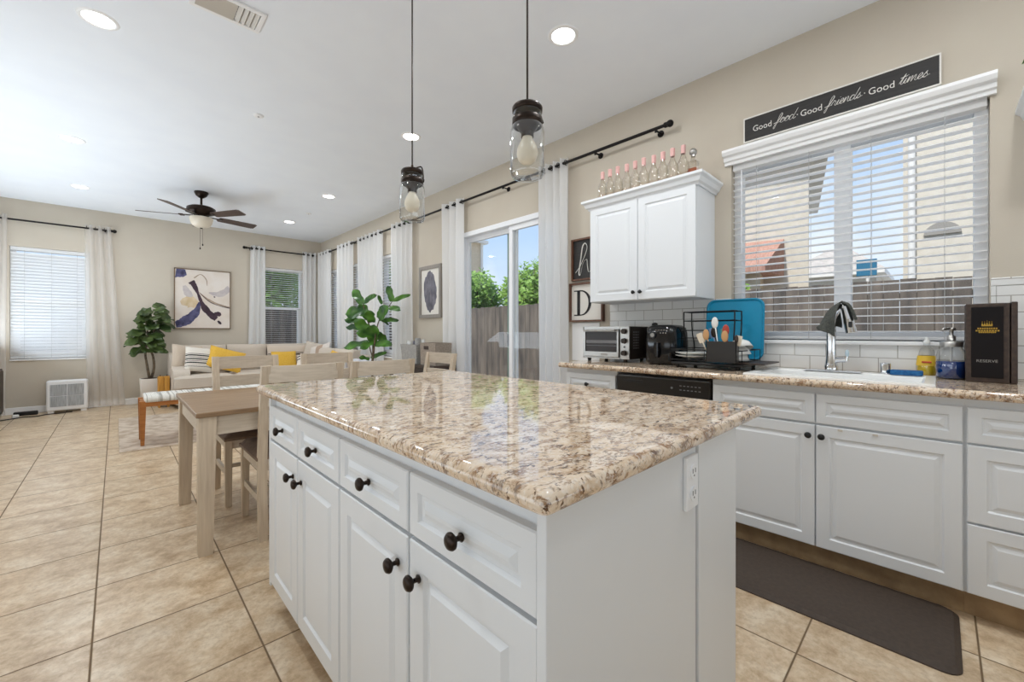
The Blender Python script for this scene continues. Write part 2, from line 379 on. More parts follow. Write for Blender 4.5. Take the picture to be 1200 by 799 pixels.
    def xf(s, mtx, start=0):
        for i in range(start, len(s.v)): s.v[i] = tuple(mtx @ Vector(s.v[i]))
        return s
    def build(s, name, m, parent=None, loc=None, world=False, solid=0):
        """loc: object's own location; world: vertices are world coords and get re-based to loc / the parent's origin"""
        me = bpy.data.meshes.new(name)
        off = Vector((0, 0, 0))
        if world: off = Vector(loc) if (loc is not None and parent is None) else Vector(ORG.get(parent.name, (0, 0, 0))) if parent else off
        me.from_pydata([tuple(Vector(v) - off) for v in s.v], [], s.f)
        ms = m if isinstance(m, (list, tuple)) else [m]
        for x in ms: me.materials.append(M[x] if isinstance(x, str) else x)
        for p, sm, mi in zip(me.polygons, s.sm, s.mi): p.use_smooth = sm; p.material_index = min(mi, len(ms) - 1)
        bm = bmesh.new(); bm.from_mesh(me); bmesh.ops.recalc_face_normals(bm, faces=bm.faces); bm.to_mesh(me); bm.free()
        o = bpy.data.objects.new(name, me); COL.objects.link(o)
        if parent is not None: o.parent = parent; ORG[o.name] = ORG.get(parent.name, (0, 0, 0))
        elif loc is not None: o.location = loc; ORG[o.name] = tuple(loc)
        if solid:
            md = o.modifiers.new('thickness', 'SOLIDIFY'); md.thickness = solid; md.offset = 0
        return o
ORG = {}
def tag(o, label, cat, group=None, kind=None):
    o['label'] = label; o['category'] = cat
    if group: o['group'] = group
    if kind: o['kind'] = kind
    return o
def thing(name, label, cat, loc=(0, 0, 0), rz=0, group=None):
    o = bpy.data.objects.new(name, None); o.empty_display_size = .1; COL.objects.link(o)
    o.location = loc; o.rotation_euler = (0, 0, rz); ORG[o.name] = tuple(loc)
    return tag(o, label, cat, group)
def struct(mb, name, m, **k):
    o = mb.build(name, m, **k)
    if o.parent is None: o['kind'] = 'structure'
    return o
def dup(root, loc, rz, label=None):
    r = root.copy(); COL.objects.link(r); r.location = loc; r.rotation_euler = (0, 0, rz)
    if label: r['label'] = label
    for ch in list(root.children):
        c = ch.copy(); COL.objects.link(c); c.parent = r
        for g in list(ch.children):
            d = g.copy(); COL.objects.link(d); d.parent = c
    return r

def spline(pts, n=6):
    P = [Vector(p) for p in pts]; P = [P[0] * 2 - P[1]] + P + [P[-1] * 2 - P[-2]]; out = []
    for i in range(1, len(P) - 2):
        for k in range(n):
            t = k / n; a, b, c, d = P[i - 1], P[i], P[i + 1], P[i + 2]
            out.append(.5 * ((2 * b) + (c - a) * t + (2 * a - 5 * b + 4 * c - d) * t * t + (3 * b - a - 3 * c + d) * t ** 3))
    out.append(P[-2]); return out

def text_mb(body, size, depth=.001, offset=0.0, align='LEFT'):
    c = bpy.data.curves.new('text', 'FONT'); c.body = body; c.size = size; c.extrude = depth; c.offset = offset; c.align_x = align; c.resolution_u = 3
    o = bpy.data.objects.new('text', c); COL.objects.link(o)
    dg = bpy.context.evaluated_depsgraph_get(); me = bpy.data.meshes.new_from_object(o.evaluated_get(dg))
    b = MB(); b.add([v.co[:] for v in me.vertices], [list(p.vertices) for p in me.polygons])
    bpy.data.objects.remove(o); bpy.data.curves.remove(c); bpy.data.meshes.remove(me)
    return b
# text lying in XY -> onto the right-hand wall (reading direction is -Y, up is +Z, facing -X)
WALLR = Matrix(((0, 0, -1, 0), (-1, 0, 0, 0), (0, 1, 0, 0), (0, 0, 0, 1)))

W, B, H = 3.05, 8.85, 2.98     # right wall, far wall, ceiling
XL, YN = -1.5, -2.6            # left wall and the wall behind the camera

# ------------------------------------------------------------------ setting
struct(MB().box(XL - .2, W + .15, YN - .2, B + .15, -.12, 0), 'floor', 'tile')
struct(MB().box(XL - .2, W + .6, YN - .2, B + .6, H, H + .2), 'ceiling', 'ceil')

def wall(name, axis, p0, p1, u0, u1, z1, holes, m='wall'):
    """slab wall with rectangular holes (u0,u1,z0,z1); axis=0: constant X, u=Y"""
    us = sorted({u0, u1, *[h[0] for h in holes], *[h[1] for h in holes]}); zs = sorted({0, z1, *[h[2] for h in holes], *[h[3] for h in holes]})
    mb = MB()
    for a, b in zip(us, us[1:]):
        for c, d in zip(zs, zs[1:]):
            um, zm = (a + b) / 2, (c + d) / 2
            if any(h[0] < um < h[1] and h[2] < zm < h[3] for h in holes): continue
            if axis == 0: mb.box(p0, p1, a, b, c, d)
            else: mb.box(a, b, p0, p1, c, d)
    return struct(mb, name, m)
KW = (-.17, .993, 1.09, 2.29)
LW = [(5.47, 6.22, .76, 2.35), (6.52, 7.27, .76, 2.35), (7.57, 8.32, .76, 2.35)]
DOOR = (2.45, 4.09, 0, 2.34)
WA = (-1.056, -.285, .76, 2.33); WB = (1.96, 2.70, .76, 2.37)
wall('wall_right', 0, W, W + .15, YN, B, H, [KW, DOOR] + LW)
wall('wall_back', 1, B, B + .15, XL - .2, W + .15, H, [WA, WB])
wall('wall_left', 0, XL - .15, XL, YN, B, H, [])
wall('wall_front', 1, YN - .15, YN, XL - .2, W + .15, H, [])
struct(MB().box(XL, W, B - .014, B, 0, .095, .004), 'baseboard_back', 'white')
struct(MB().box(W - .014, W, 4.12, B - .014, 0, .095, .004).box(W - .014, W, 2.02, 2.42, 0, .095, .004), 'baseboard_right', 'white')
struct(MB().box(XL, XL + .014, YN, B - .014, 0, .095, .004), 'baseboard_left', 'white')

# kitchen window: crown head, side casing, sill
cr = [(0, 0), (-.02, 0), (-.022, .018), (-.036, .024), (-.042, .046), (-.062, .054), (-.074, .074), (-.074, .09), (0, .09)]
struct(MB().prism([(W + x, 2.283 + z) for x, z in cr], 1, -.19, 1.03), 'trim_1', 'white')
struct(MB().box(W - .03, W + .15, KW[0], KW[1], 1.068, 1.09, .004), 'trim_2', 'white')

def win(name, axis, hole, p, t, mull=None, meet=None, fr=.05, sash=.035, out=.11):
    """white vinyl window in a hole; p = inner wall plane"""
    u0, u1, z0, z1 = hole; a0, a1 = p + out - .05, p + out + .02
    def bx(mb, ua, ub, za, zb, d0=a0, d1=a1, bev=.004):
        return mb.box(d0, d1, ua, ub, za, zb, bev) if axis == 0 else mb.box(ua, ub, d0, d1, za, zb, bev)
    f = MB(); bx(f, u0, u0 + fr, z0, z1); bx(f, u1 - fr, u1, z0, z1); bx(f, u0 + fr, u1 - fr, z0, z0 + fr); bx(f, u0 + fr, u1 - fr, z1 - fr, z1)
    if mull is not None: bx(f, mull - .04, mull + .04, z0 + fr, z1 - fr)
    root = struct(f, name, 'vinyl')
    g = MB(); bx(g, u0 + fr, u1 - fr, z0 + fr, z1 - fr, p + out - .004, p + out + .002, 0); g.build('pane', 'pane', root)
    if meet is not None:
        s = MB(); zz = meet
        bx(s, u0 + fr, u1 - fr, zz - .025, zz + .025, a0 - .01, a1 - .012); bx(s, u0 + fr, u0 + fr + sash, z0 + fr, zz, a0 - .01, a1 - .012); bx(s, u1 - fr - sash, u1 - fr, z0 + fr, zz, a0 - .01, a1 - .012)
        bx(s, u0 + fr, u1 - fr, z0 + fr, z0 + fr + sash + .01, a0 - .01, a1 - .012)
        s.build('sash', 'vinyl', root)
    sl = MB(); bx(sl, u0 - .0, u1 + .0, z0 - .02, z0, p - .02, p + out - .05); sl.build('sill', 'white', root)
    return root
win('window_1', 0, KW, W, .15, mull=.40)
win('window_2', 1, WA, B, .15, meet=1.585)
win('window_3', 1, WB, B, .15, meet=1.60)
for i, h in enumerate(LW): win('window_%d' % (4 + i), 0, h, W, .15, meet=1.60)

# sliding glass door
f = MB(); y0, y1, z0, z1 = DOOR
f.box(W - .015, W + .13, y0, y0 + .05, 0, z1, .004).box(W - .015, W + .13, y1 - .05, y1, 0, z1, .004).box(W - .015, W + .13, y0 + .05, y1 - .05, z1 - .055, z1, .004).box(W, W + .13, y0 + .05, y1 - .05, 0, .035, .004)
door = struct(f, 'door_1', 'vinyl')
def panel(a, b, x, nm):
    p = MB(); p.box(x, x + .035, a, a + .055, .035, z1 - .055, .004).box(x, x + .035, b - .055, b, .035, z1 - .055, .004).box(x, x + .035, a + .055, b - .055, .035, .125, .004).box(x, x + .035, a + .055, b - .055, z1 - .11, z1 - .055, .004)
    o = p.build(nm, 'vinyl', door); MB().box(x + .014, x + .02, a + .055, b - .055, .125, z1 - .11).build('pane', 'pane', o); return o
panel(3.165, y1 - .05, W + .06, 'fixed_panel'); panel(y0 + .05, 3.235, W + .015, 'sliding_panel')
sc = MB().box(W + .105, W + .12, 3.30, 3.355, .035, z1 - .06, .003).build('screen_door_stile', 'screen', door); sc['label'] = 'grey green screen door stile'
MB().box(W + .09, W + .105, 3.315, 3.34, .98, 1.12, .003).build('screen_handle', 'black', sc)

# backsplash (white subway tile)
struct(MB().box(W - .012, W, .993, 1.95, .914, 1.372), 'trim_3', 'subway')
struct(MB().box(W - .012, W, KW[0], .993, .914, 1.068), 'trim_4', 'subway')
struct(MB().box(W - .012, W, -1.25, KW[0] - .02, .914, 1.36).box(W - .016, W, -1.25, -.172, 1.361, 1.40, .004).box(W - .016, W, -.189, -.172, .914, 1.36, .003), 'trim_5', 'subway')

# ------------------------------------------------------------------ cabinetry
def raised(mb, axis, p, out, u0, u1, z0, z1, t=.019, fr=.055):
    """raised-panel door / drawer front lying in plane p, facing `out` (-1/+1) along axis, with a moulded panel"""
    def q(d, u, z): return (p + out * d, u, z) if axis == 0 else (u, p + out * d, z)
    def ring(i, d): return [q(d, u0 + i, z0 + i), q(d, u1 - i, z0 + i), q(d, u1 - i, z1 - i), q(d, u0 + i, z1 - i)]
    fr = min(fr, (z1 - z0) * .26, (u1 - u0) * .26)
    rings = [ring(0, 0), ring(0, t - .003), ring(.003, t), ring(fr, t), ring(fr + .006, t - .007), ring(fr + .014, t - .007), ring(fr + .028, t - .0005), ring(fr + .03, t - .0005)]
    v = [x for r in rings for x in r]; fs = []
    for i in range(len(rings) - 1):
        for k in range(4): fs.append((i * 4 + k, i * 4 + (k + 1) % 4, (i + 1) * 4 + (k + 1) % 4, (i + 1) * 4 + k))
    fs += [(3, 2, 1, 0), tuple(range(len(v) - 4, len(v)))]
    return mb.add(v, fs)
def knob(parent, axis, p, out, u, z, m='bronze', s=1.0):
    mb = MB(); mb.lathe([(0, 0), (.008 * s, 0), (.009 * s, .003), (.005 * s, .006), (.005 * s, .014 * s), (.011 * s, .018 * s), (.016 * s, .022 * s), (.0165 * s, .026 * s), (.013 * s, .031 * s), (.006 * s, .033 * s), (0, .0335 * s)], n=18)
    if axis == 0: R = Matrix(((0, 0, out, p), (1, 0, 0, u), (0, 1, 0, z), (0, 0, 0, 1)))
    else: R = Matrix(((1, 0, 0, u), (0, 0, out, p), (0, 1, 0, z), (0, 0, 0, 1)))
    mb.xf(R); o = mb.build('knob', m, parent, world=True); o['label'] = 'dark bronze round knob'; return o

# island
isl = thing('kitchen_island', 'white island cabinet base with drawers and doors under the large granite slab', 'kitchen island', (.85, 1.16, 0))
MB().box(.475, 1.22, .42, 1.90, .10, .878).build('body', 'cab', isl, world=True)
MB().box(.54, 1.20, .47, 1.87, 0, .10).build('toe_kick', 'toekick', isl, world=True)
e1 = MB(); e1.box(.455, .99, .40, .42, .0, .878, .002).box(.995, 1.25, .395, .42, 0, .878, .002); e1.build('end_panel', 'cab', isl, world=True)
MB().box(1.22, 1.25, .42, 1.92, 0, .878, .002).build('back_panel', 'cab', isl, world=True)
MB().box(.455, 1.22, 1.90, 1.92, .10, .878, .002).build('end_panel', 'cab', isl, world=True)
ys = [1.905, 1.556, 1.182, .798, .415]
for i in range(4):
    a, b = ys[i + 1] + .004, ys[i] - .004
    d = raised(MB(), 0, .475, -1, a, b, .705, .838, fr=.04).build('drawer', 'cab', isl, world=True); knob(d, 0, .456, -1, (a + b) / 2, .765)
    d = raised(MB(), 0, .475, -1, a, b, .115, .695).build('door', 'cab', isl, world=True); knob(d, 0, .456, -1, (a + .04) if i % 2 == 0 else (b - .04), .625)
ou = MB().box(.917, .980, .390, .40, .737, .858, .003).build('outlet', 'vinyl', isl, world=True)
for z in (.772, .822):
    oo = MB(); oo.cyl((.948, .3905, z), (.948, .387, z), .016, n=18); oo.build('socket', 'vinyl', ou, world=True)
    s_ = MB(); s_.box(.940, .9425, .3862, .388, z - .002, z + .008).box(.953, .9555, .3862, .388, z - .002, z + .008).cyl((.948, .388, z - .008), (.948, .3863, z - .008), .0022, n=8); s_.build('socket_slots', 'grey', ou, world=True)

def slab(mb, x0, x1, y0, y1, z0, z1, r=.016, rc=.02, n=5):
    """countertop with rounded (bullnose) edge and slightly rounded corners"""
    def loop(i, z):
        pts = []; rr = max(rc - i, .002)
        for cxx, cyy, a0 in ((x1 - i - rr, y1 - i - rr, 0), (x0 + i + rr, y1 - i - rr, 90), (x0 + i + rr, y0 + i + rr, 180), (x1 - i - rr, y0 + i + rr, 270)):
            for k in range(5):
                a = radians(a0 + 90 * k / 4); pts.append((cxx + rr * cos(a), cyy + rr * sin(a), z))
        return pts
    hh = (z1 - z0) / 2; zm = (z0 + z1) / 2; L = []
    for k in range(-n, n + 1):
        a = radians(90 * k / n); L.append(loop(r * (1 - cos(a)), zm + hh * sin(a)))
    N = len(L[0]); v = [p for l in L for p in l]; f = []
    for i in range(len(L) - 1):
        for k in range(N): f.append((i * N + k, i * N + (k + 1) % N, (i + 1) * N + (k + 1) % N, (i + 1) * N + k))
    mb.add(v, f, True); mb.add(v, [list(range(N))[::-1], list(range(len(v) - N, len(v)))]); return mb
tag(slab(MB(), .425, 1.435, .375, 2.02, .878, .914).build('granite_countertop', 'granite', loc=(.93, 1.2, .878), world=True), 'polished speckled granite slab covering the kitchen island', 'countertop')

# base run along the right wall
CF = 2.41
def base_cab(name, label, y0, y1, fronts, loc):
    t = thing(name, label, 'cabinet', loc)
    MB().box(CF + .02, W - .013, y0 - .0018, y1 + .0018, .11, .876).build('body', 'cab', t, world=True)
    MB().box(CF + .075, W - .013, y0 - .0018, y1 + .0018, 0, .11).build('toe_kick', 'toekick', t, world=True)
    for kind, a, b, z0_, z1_, kn in fronts:
        d = raised(MB(), 0, CF + .02, -1, a, b, z0_, z1_, fr=.05).build(kind, 'cab', t, world=True)
        if kn: knob(d, 0, CF + .001, -1, kn[0], kn[1], 'black', .9)
    return t
base_cab('base_cabinet', 'narrow white base cabinet left of the black dishwasher', 1.502, 1.93, [('drawer', 1.507, 1.925, .705, .845, (1.73, .772)), ('door', 1.507, 1.925, .115, .695, (1.56, .64))], (2.75, 1.716, 0))
sbc = base_cab('base_cabinet', 'wide white sink base cabinet with two doors below the faucet', -.068, .886, [('drawer_front', .415, .882, .705, .845, None), ('drawer_front', -.064, .409, .705, .845, None), ('door', .415, .882, .115, .695, (.438, .646)), ('door', -.064, .409, .115, .695, (.386, .646))], (2.75, .41, 0))
for y in (.318, .196): MB().box(CF - .0035, CF + .001, y - .009, y + .009, .681, .690, .001).build('latch_pad', 'airgrille', sbc, world=True)
base_cab('base_cabinet', 'white three-drawer base cabinet at the right picture edge', -.75, -.072, [('drawer', -.745, -.076, .705, .845, None), ('drawer', -.745, -.076, .395, .697, None), ('drawer', -.745, -.076, .115, .387, None)], (2.75, -.41, 0))
dw = thing('dishwasher', 'black built-in dishwasher under the right counter', 'dishwasher', (2.74, 1.194, 0))
MB().box(CF + .03, W - .013, .89, 1.498, .02, .868).build('body', 'dwblack', dw, world=True)
MB().box(CF, CF + .03, .896, 1.492, .10, .742, .006).build('door', 'dwblack', dw, world=True)
cp = MB().box(CF - .006, CF + .03, .894, 1.494, .748, .862, .008).build('control_panel', 'dwblack', dw, world=True)
p = MB().box(CF - .0075, CF - .005, 1.30, 1.44, .818, .832, .002).build('badge', 'black', cp, world=True)
for r_ in range(2):
    for k in range(6): MB().box(CF - .0075, CF - .0055, .945 + k * .022, .957 + k * .022, .795 + r_ * .024, .800 + r_ * .024).build('button', 'grey', cp, world=True)
MB().cyl((CF - .005, 1.115, .805), (CF - .0075, 1.115, .805), .007, n=12).build('button', 'grey', cp, world=True)
# countertop with a hole for the sink
SX0, SX1, SY0, SY1 = 2.455, 2.925, .03, .715
c = MB(); zb, zt = .878, .914
def edge_x(mb, ya, yb):     # bullnose front strip
    pr_ = [(2.40, zb), (2.40, zt)] + [(2.391 - .016 * sin(radians(a)), (zb + zt) / 2 + .018 * cos(radians(a))) for a in range(0, 181, 20)]
    mb.prism([(x, z) for x, z in pr_], 1, ya, yb, True)
edge_x(c, -.80, 1.97)
c.box(2.40, SX0, -.80, 1.97, zb, zt).box(SX1, W - .013, -.80, 1.97, zb, zt).box(SX0, SX1, -.80, SY0, zb, zt).box(SX0, SX1, SY1, 1.97, zb, zt)
tag(c.build('granite_countertop', 'granite', loc=(2.72, .6, .878), world=True), 'speckled granite worktop along the right wall under the window', 'countertop')
sk = MB(); i_ = .03
def rect(x0, x1, y0, y1, z): return [(x0, y0, z), (x1, y0, z), (x1, y1, z), (x0, y1, z)]
rr = [rect(SX0 - .02, SX1 + .02, SY0 - .02, SY1 + .02, .9142), rect(SX0 - .018, SX1 + .018, SY0 - .018, SY1 + .018, .922), rect(SX0 + .015, SX1 - .09, SY0 + .015, SY1 - .015, .924), rect(SX0 + .025, SX1 - .10, SY0 + .025, SY1 - .025, .915), rect(SX0 + .035, SX1 - .12, SY0 + .04, SY1 - .04, .74)]
v = [p_ for r_ in rr for p_ in r_]
sk.add(v, [(i * 4 + k, i * 4 + (k + 1) % 4, (i + 1) * 4 + (k + 1) % 4, (i + 1) * 4 + k) for i in range(4) for k in range(4)] + [(16, 17, 18, 19)])
so = thing('kitchen_sink', 'white drop-in kitchen sink set in the right granite worktop', 'sink', (2.69, .37, .914))
sb = sk.build('basin', 'porcelain', so, world=True); MB().lathe([(.0, .004), (.035, .004), (.042, .001)], (2.63, .37, .741)).build('drain', 'chrome', so, world=True)

# faucet
fa = thing('kitchen_faucet', 'chrome pull-out faucet behind the white sink', 'faucet', (2.85, .415, .923))
MB().box(2.822, 2.878, .285, .535, .923, .931, .004).build('deck_plate', 'chrome', fa, world=True)
fb = MB(); fb.lathe([(.031, 0), (.032, .02), (.028, .03), (.025, .06), (.022, .13), (.023, .19), (.021, .225)], (2.85, .415, .931), 20)
fb.tube(spline([(2.85, .415, 1.15), (2.848, .41, 1.205), (2.838, .395, 1.25), (2.825, .37, 1.276), (2.812, .348, 1.272)], 5), .020, 14)
fb.build('spout', 'chrome', fa, world=True)
hd = MB().cyl((2.814, .350, 1.275), (2.803, .335, 1.205), .019, .022, 16).cyl((2.803, .335, 1.205), (2.795, .322, 1.135), .023, .025, 16).build('spray_head', 'chrome', fa, world=True)
MB().box(2.768, 2.780, .316, .332, 1.165, 1.195, .003).build('spray_button', 'black', hd, world=True)
lv = MB().cyl((2.85, .402, .985), (2.843, .350, .990), .015, .014, 14).cyl((2.843, .352, .985), (2.842, .347, 1.01), .012, .009, 12).build('lever', 'chrome', fa, world=True)
M['paleblue'] = mat('pale_blue_plastic', srgb(196, 216, 226), .4)
MB().sphere((2.841, .345, 1.025), .013, 12, 8, (1, .7, 1.6)).build('lever_tip', 'paleblue', lv, world=True)
# cloth hung over the spout: a ridge falling to the left, a broad front flap, a back flap, a narrow tail beside the spray head
A_, L_pt = Vector((2.80, .366, 1.303)), Vector((2.835, .468, 1.182))
def clothf(u, v):
    t = v * 2 - 1; q = A_.lerp(L_pt, u) + Vector((0, 0, .016 * sin(pi * u)))
    k = abs(t); Ln = (.165 * (1 - u) ** .8 + .022) if t < 0 else (.11 * (1 - u) + .03)
    bx_ = -.055 * min(1, k * 2.2) - .012 * sin(u * 8 + k * 3) * k if t < 0 else .05 * min(1, k * 2.5)
    return tuple(q + Vector((bx_ * (1 - .35 * u), .028 * k * (1 - u) * (1 if t < 0 else .3) + .006 * sin(k * 5 + u * 4), -Ln * k)))
cm = MB().grid(clothf, 16, 26)
tail = [Vector((2.795, .366, 1.303)), Vector((2.785, .335, 1.287)), Vector((2.778, .316, 1.25)), Vector((2.782, .303, 1.208))]
ts_ = spline(tail, 5); cm.grid(lambda u, v: tuple(ts_[round(u * (len(ts_) - 1))] + Vector((.058 * (v - .12), .004 * sin(v * 9), -.006 * sin(v * 6)))), len(ts_) - 1, 6)
tag(cm.build('dishcloth', 'cloth', loc=(2.80, .36, 1.16), world=True, solid=.003), 'dark grey dishcloth draped over the chrome faucet', 'cloth')
tag(MB().lathe([(.021, 0), (.022, .052), (.019, .057), (0, .058)], (0, 0, 0), 20).lathe([(0, 0), (.023, 0), (.023, .006), (.021, .006)], (0, 0, 0), 20).build('air_gap_cap', 'chrome', loc=(2.875, .195, .924)), 'small chrome cylinder cap between faucet and blue sponge', 'air gap')
tag(MB().box(-.035, .035, -.06, .06, 0, .024, .006).build('sponge', 'sponge', loc=(2.86, .115, .924)), 'flat blue sponge on the sink edge beside the soap', 'sponge')
# yellow dish soap
ds = thing('dish_soap_bottle', 'clear squeeze bottle with yellow soap left of the blue jar', 'soap bottle', (2.99, .045, .914))
b_ = MB().lathe([(0, 0), (.034, 0), (.038, .01), (.040, .05), (.034, .10), (.026, .135), (.013, .155), (.012, .17)], n=20).build('bottle', 'jar', ds)
MB().lathe([(0, .003), (.032, .003), (.036, .012), (.0385, .05), (.035, .085), (0, .085)], n=20).build('soap', 'yellowsoap', ds)
MB().lathe([(.0405, .055), (.038, .075), (.0345, .105)], n=20).build('label', 'label_y', ds); MB().box(-.042, -.036, -.018, .018, .070, .078, .001).build('label_band', 'label_r', ds)
MB().lathe([(.013, .168), (.014, .18), (.007, .183), (.006, .198), (0, .2)], n=16).build('cap', 'ceramic', ds)
sd = thing('soap_dispenser', 'round glass pump jar half full of blue soap by the dark box', 'soap dispenser', (2.90, -.040, .914))
MB().lathe([(0, 0), (.045, 0), (.053, .01), (.056, .05), (.055, .10), (.046, .135), (.036, .15), (.036, .165)], n=28).build('jar', 'jar', sd)
MB().lathe([(0, .004), (.044, .004), (.0515, .012), (.0545, .05), (.054, .085), (0, .085)], n=28).build('soap', 'bluesoap', sd)
MB().lathe([(.040, .155), (.041, .178), (.034, .182), (.016, .184), (.0155, .205), (.012, .21), (.0075, .212), (.0075, .232), (.016, .234), (.016, .246), (0, .248)], n=24).tube([(0, 0, .240), (-.02, .012, .243), (-.045, .026, .240), (-.052, .03, .234)], .006, 8).build('pump', 'steel', sd)
MB().tube([(0, 0, .18), (.004, 0, .1), (.002, 0, .01)], .004, 8).build('pump_tube', 'ceramic', sd)
# dark presentation box with gold crown
wb = thing('bottle_box', 'dark wooden bottle box with gold crown emblem at the counter end', 'box', (2.86, -.165, .914))
MB().box(2.80, 2.93, -.213, -.083, .914, 1.268, .004).build('case', 'darkwood', wb, world=True)
MB().box(2.80, 2.93, -.235, -.216, .914, 1.272, .004).build('lid', 'darkwood', wb, world=True)
M['satinblack'] = mat('satin_black_panel', srgb(20, 16, 17), .6, 0, Specular_IOR_Level=.2)
fp = MB().box(2.797, 2.802, -.195, -.100, .935, 1.252, .001).build('front_panel', 'satinblack', wb, world=True)
g = MB()
cy, cz = -.147, 1.170
g.box(2.795, 2.7975, cy - .016, cy + .016, cz - .004, cz + .001)
for k in range(5):
    yk = cy - .014 + k * .007; g.prism([(yk - .003, cz + .001), (yk + .003, cz + .001), (yk, cz + .012 + (.004 if k == 2 else 0))], 0, 2.795, 2.7975); g.sphere((2.796, yk, cz + .015 + (.004 if k == 2 else 0)), .002, 8, 6)
for k, (w_, dz) in enumerate(((.030, -.014), (.036, -.024), (.026, -.031))):
    for j in range(9): g.box(2.795, 2.7975, cy - w_ + j * w_ * 2 / 9, cy - w_ + (j + .72) * w_ * 2 / 9, cz + dz - .003, cz + dz + .003)
g.build('crown_emblem', 'gold', fp, world=True)
t = text_mb('RESERVE', .017, .0006, align='CENTER'); t.xf(Matrix.Translation((2.7965, -.147, 1.005)) @ WALLR); t.build('lettering', 'silverfoil', fp, world=True)

# upper cabinets
def crown(x, y0, y1, z, ends=True, o=.055):
    prof = [(0, 0), (.012, 0), (.016, .012), (.03, .02), (.04, .045), (o, .058), (o, .075)]
    mb = MB(); L = []
    for d, h in prof: L.append([(W - .001, y0 - d, z + h), (x - d, y0 - d, z + h), (x - d, y1 + d, z + h), (W - .001, y1 + d, z + h)])
    L.append([(W - .001, y0, z + .075), (x, y0, z + .075), (x, y1, z + .075), (W - .001, y1, z + .075)]); L.append([(W - .001, y0, z), (x, y0, z), (x, y1, z), (W - .001, y1, z)])
    v = [p for l in L for p in l]
    mb.add(v, [(i * 4 + k, i * 4 + k + 1, ((i + 1) % len(L)) * 4 + k + 1, ((i + 1) % len(L)) * 4 + k) for i in range(len(L)) for k in range(3)])
    return mb
def upper(label, y0, y1, doors, loc):
    t = thing('wall_cabinet', label, 'cabinet', loc); z0, z1 = 1.372, 2.115
    MB().box(2.742, W - .001, y0, y1, z0, z1, .002).build('body', 'cab', t, world=True)
    for a, b, k in doors:
        d = raised(MB(), 0, 2.741, -1, a, b, z0 + .004, z1 - .004).build('door', 'cab', t, world=True)
        if k: knob(d, 0, 2.722, -1, k, 1.43, 'black', .85)
    crown(2.735, y0, y1, z1 - .012).build('crown_moulding', 'cab', t, world=True)
    return t
upper('white two-door wall cabinet with wine bottles on top', 1.10, 1.934, [(1.103, 1.516, 1.49), (1.520, 1.931, 1.545)], (2.9, 1.52, 1.372))
upper('white wall cabinet corner right of the kitchen window', -1.10, -.302, [(-1.097, -.703, None), (-.699, -.305, None)], (2.9, -.7, 1.372))
# trailing plant on the right-hand cabinet
def leaf(mb, base, d, L, w, up=Vector((0, 0, 1)), droop=.25, fold=.25, n=6, fiddle=True):
    d = Vector(d).normalized(); side = d.cross(up)
    if side.length < 1e-3: side = Vector((1, 0, 0))
    side.normalize(); nrm = side.cross(d).normalized(); base = Vector(base)
    def fn(u, v):
        t = u; s_ = v * 2 - 1
        if fiddle: ww = w * (.16 + .84 * math.sin(min(1, t * .62 + .12) * pi) ** .8 if t < .98 else .25) * (1 - .28 * math.exp(-((t - .42) / .14) ** 2)) * (math.sqrt(max(0, 1 - max(0, (t - .62) / .38) ** 1.6)))
        else: ww = w * math.sin(pi * min(1, t * .97 + .02)) ** .8
        p = base + d * (L * t) - Vector((0, 0, 1)) * droop * L * t * t + side * (s_ * ww) + nrm * (fold * abs(s_) * ww + .012 * sin(t * 9 + s_ * 2))
        return tuple(p)
    return mb.grid(fn, n, 4)
pl = MB()
for d, L in (((-.25, .9, .3), .12), ((-.6, .55, .5), .13), ((-.9, .1, .4), .12), ((-.1, .3, .9), .13), ((.2, .6, .6), .12), ((-.3, .8, .7), .14)): leaf(pl, (2.85, -.36, 2.30), d, L, .032, fiddle=False)
tp = thing('potted_plant', 'small green plant on the wall cabinet at the right picture edge', 'plant', (2.87, -.40, 2.178))
tp_f = pl.build('foliage', 'leafbright', tp, world=True)
MB().lathe([(0, 0), (.045, 0), (.06, .10), (.052, .10), (.045, .09), (0, .09)], n=20).build('pot', 'potwhite', tp)

# wine bottles
def bottle():
    t = thing('wine_bottle', 'clear wine bottle with pink foil cap, nearest the round-stoppered bottle', 'bottle', (0, 0, 0), group='wine bottles on the wall cabinet')
    MB().lathe([(0, .012), (.02, .006), (.034, 0), (.0375, .006), (.0375, .165), (.034, .185), (.022, .212), (.0145, .235), (.0135, .30)], n=20).build('glass', 'bottle', t)
    MB().lathe([(.0150, .246), (.0155, .290), (.016, .294), (.0155, .302), (0, .303)], n=16).build('foil_cap', 'pinkfoil', t)
    MB().lathe([(0, .012), (.033, .008), (.0355, .012), (.0355, .05), (0, .05)], n=16).build('wine', 'wine', t)
    MB().lathe([(.0380, .07), (.0380, .115)], n=20).build('label', 'clearlabel', t)
    return t
M['clearlabel'] = clear_glass('clear_label', (.98, .93, .9, 1), .3)
bt = bottle(); zc = 2.1155
bt.location = (2.80, 1.217, zc)
names = ['second wine bottle from the round-stoppered one, pink cap', 'third wine bottle from the round-stoppered one, pink cap', 'fourth wine bottle from the round-stoppered one, pink cap', 'fifth wine bottle from the round-stoppered one, pink cap',
         'fifth wine bottle counted from the left cabinet end, pink cap', 'fourth wine bottle counted from the left cabinet end, pink cap', 'third wine bottle counted from the left cabinet end, pink cap', 'second wine bottle counted from the left cabinet end, pink cap', 'leftmost pink-capped wine bottle on the wall cabinet']
for i, n_ in enumerate(names): dup(bt, (2.80 + .006 * ((i * 7) % 3 - 1), 1.217 + .0725 * (i + 1), zc), i * .9, n_)
dc = thing('decanter', 'orange labelled square bottle with round stopper, rightmost on the cabinet', 'bottle', (2.79, 1.145, zc))
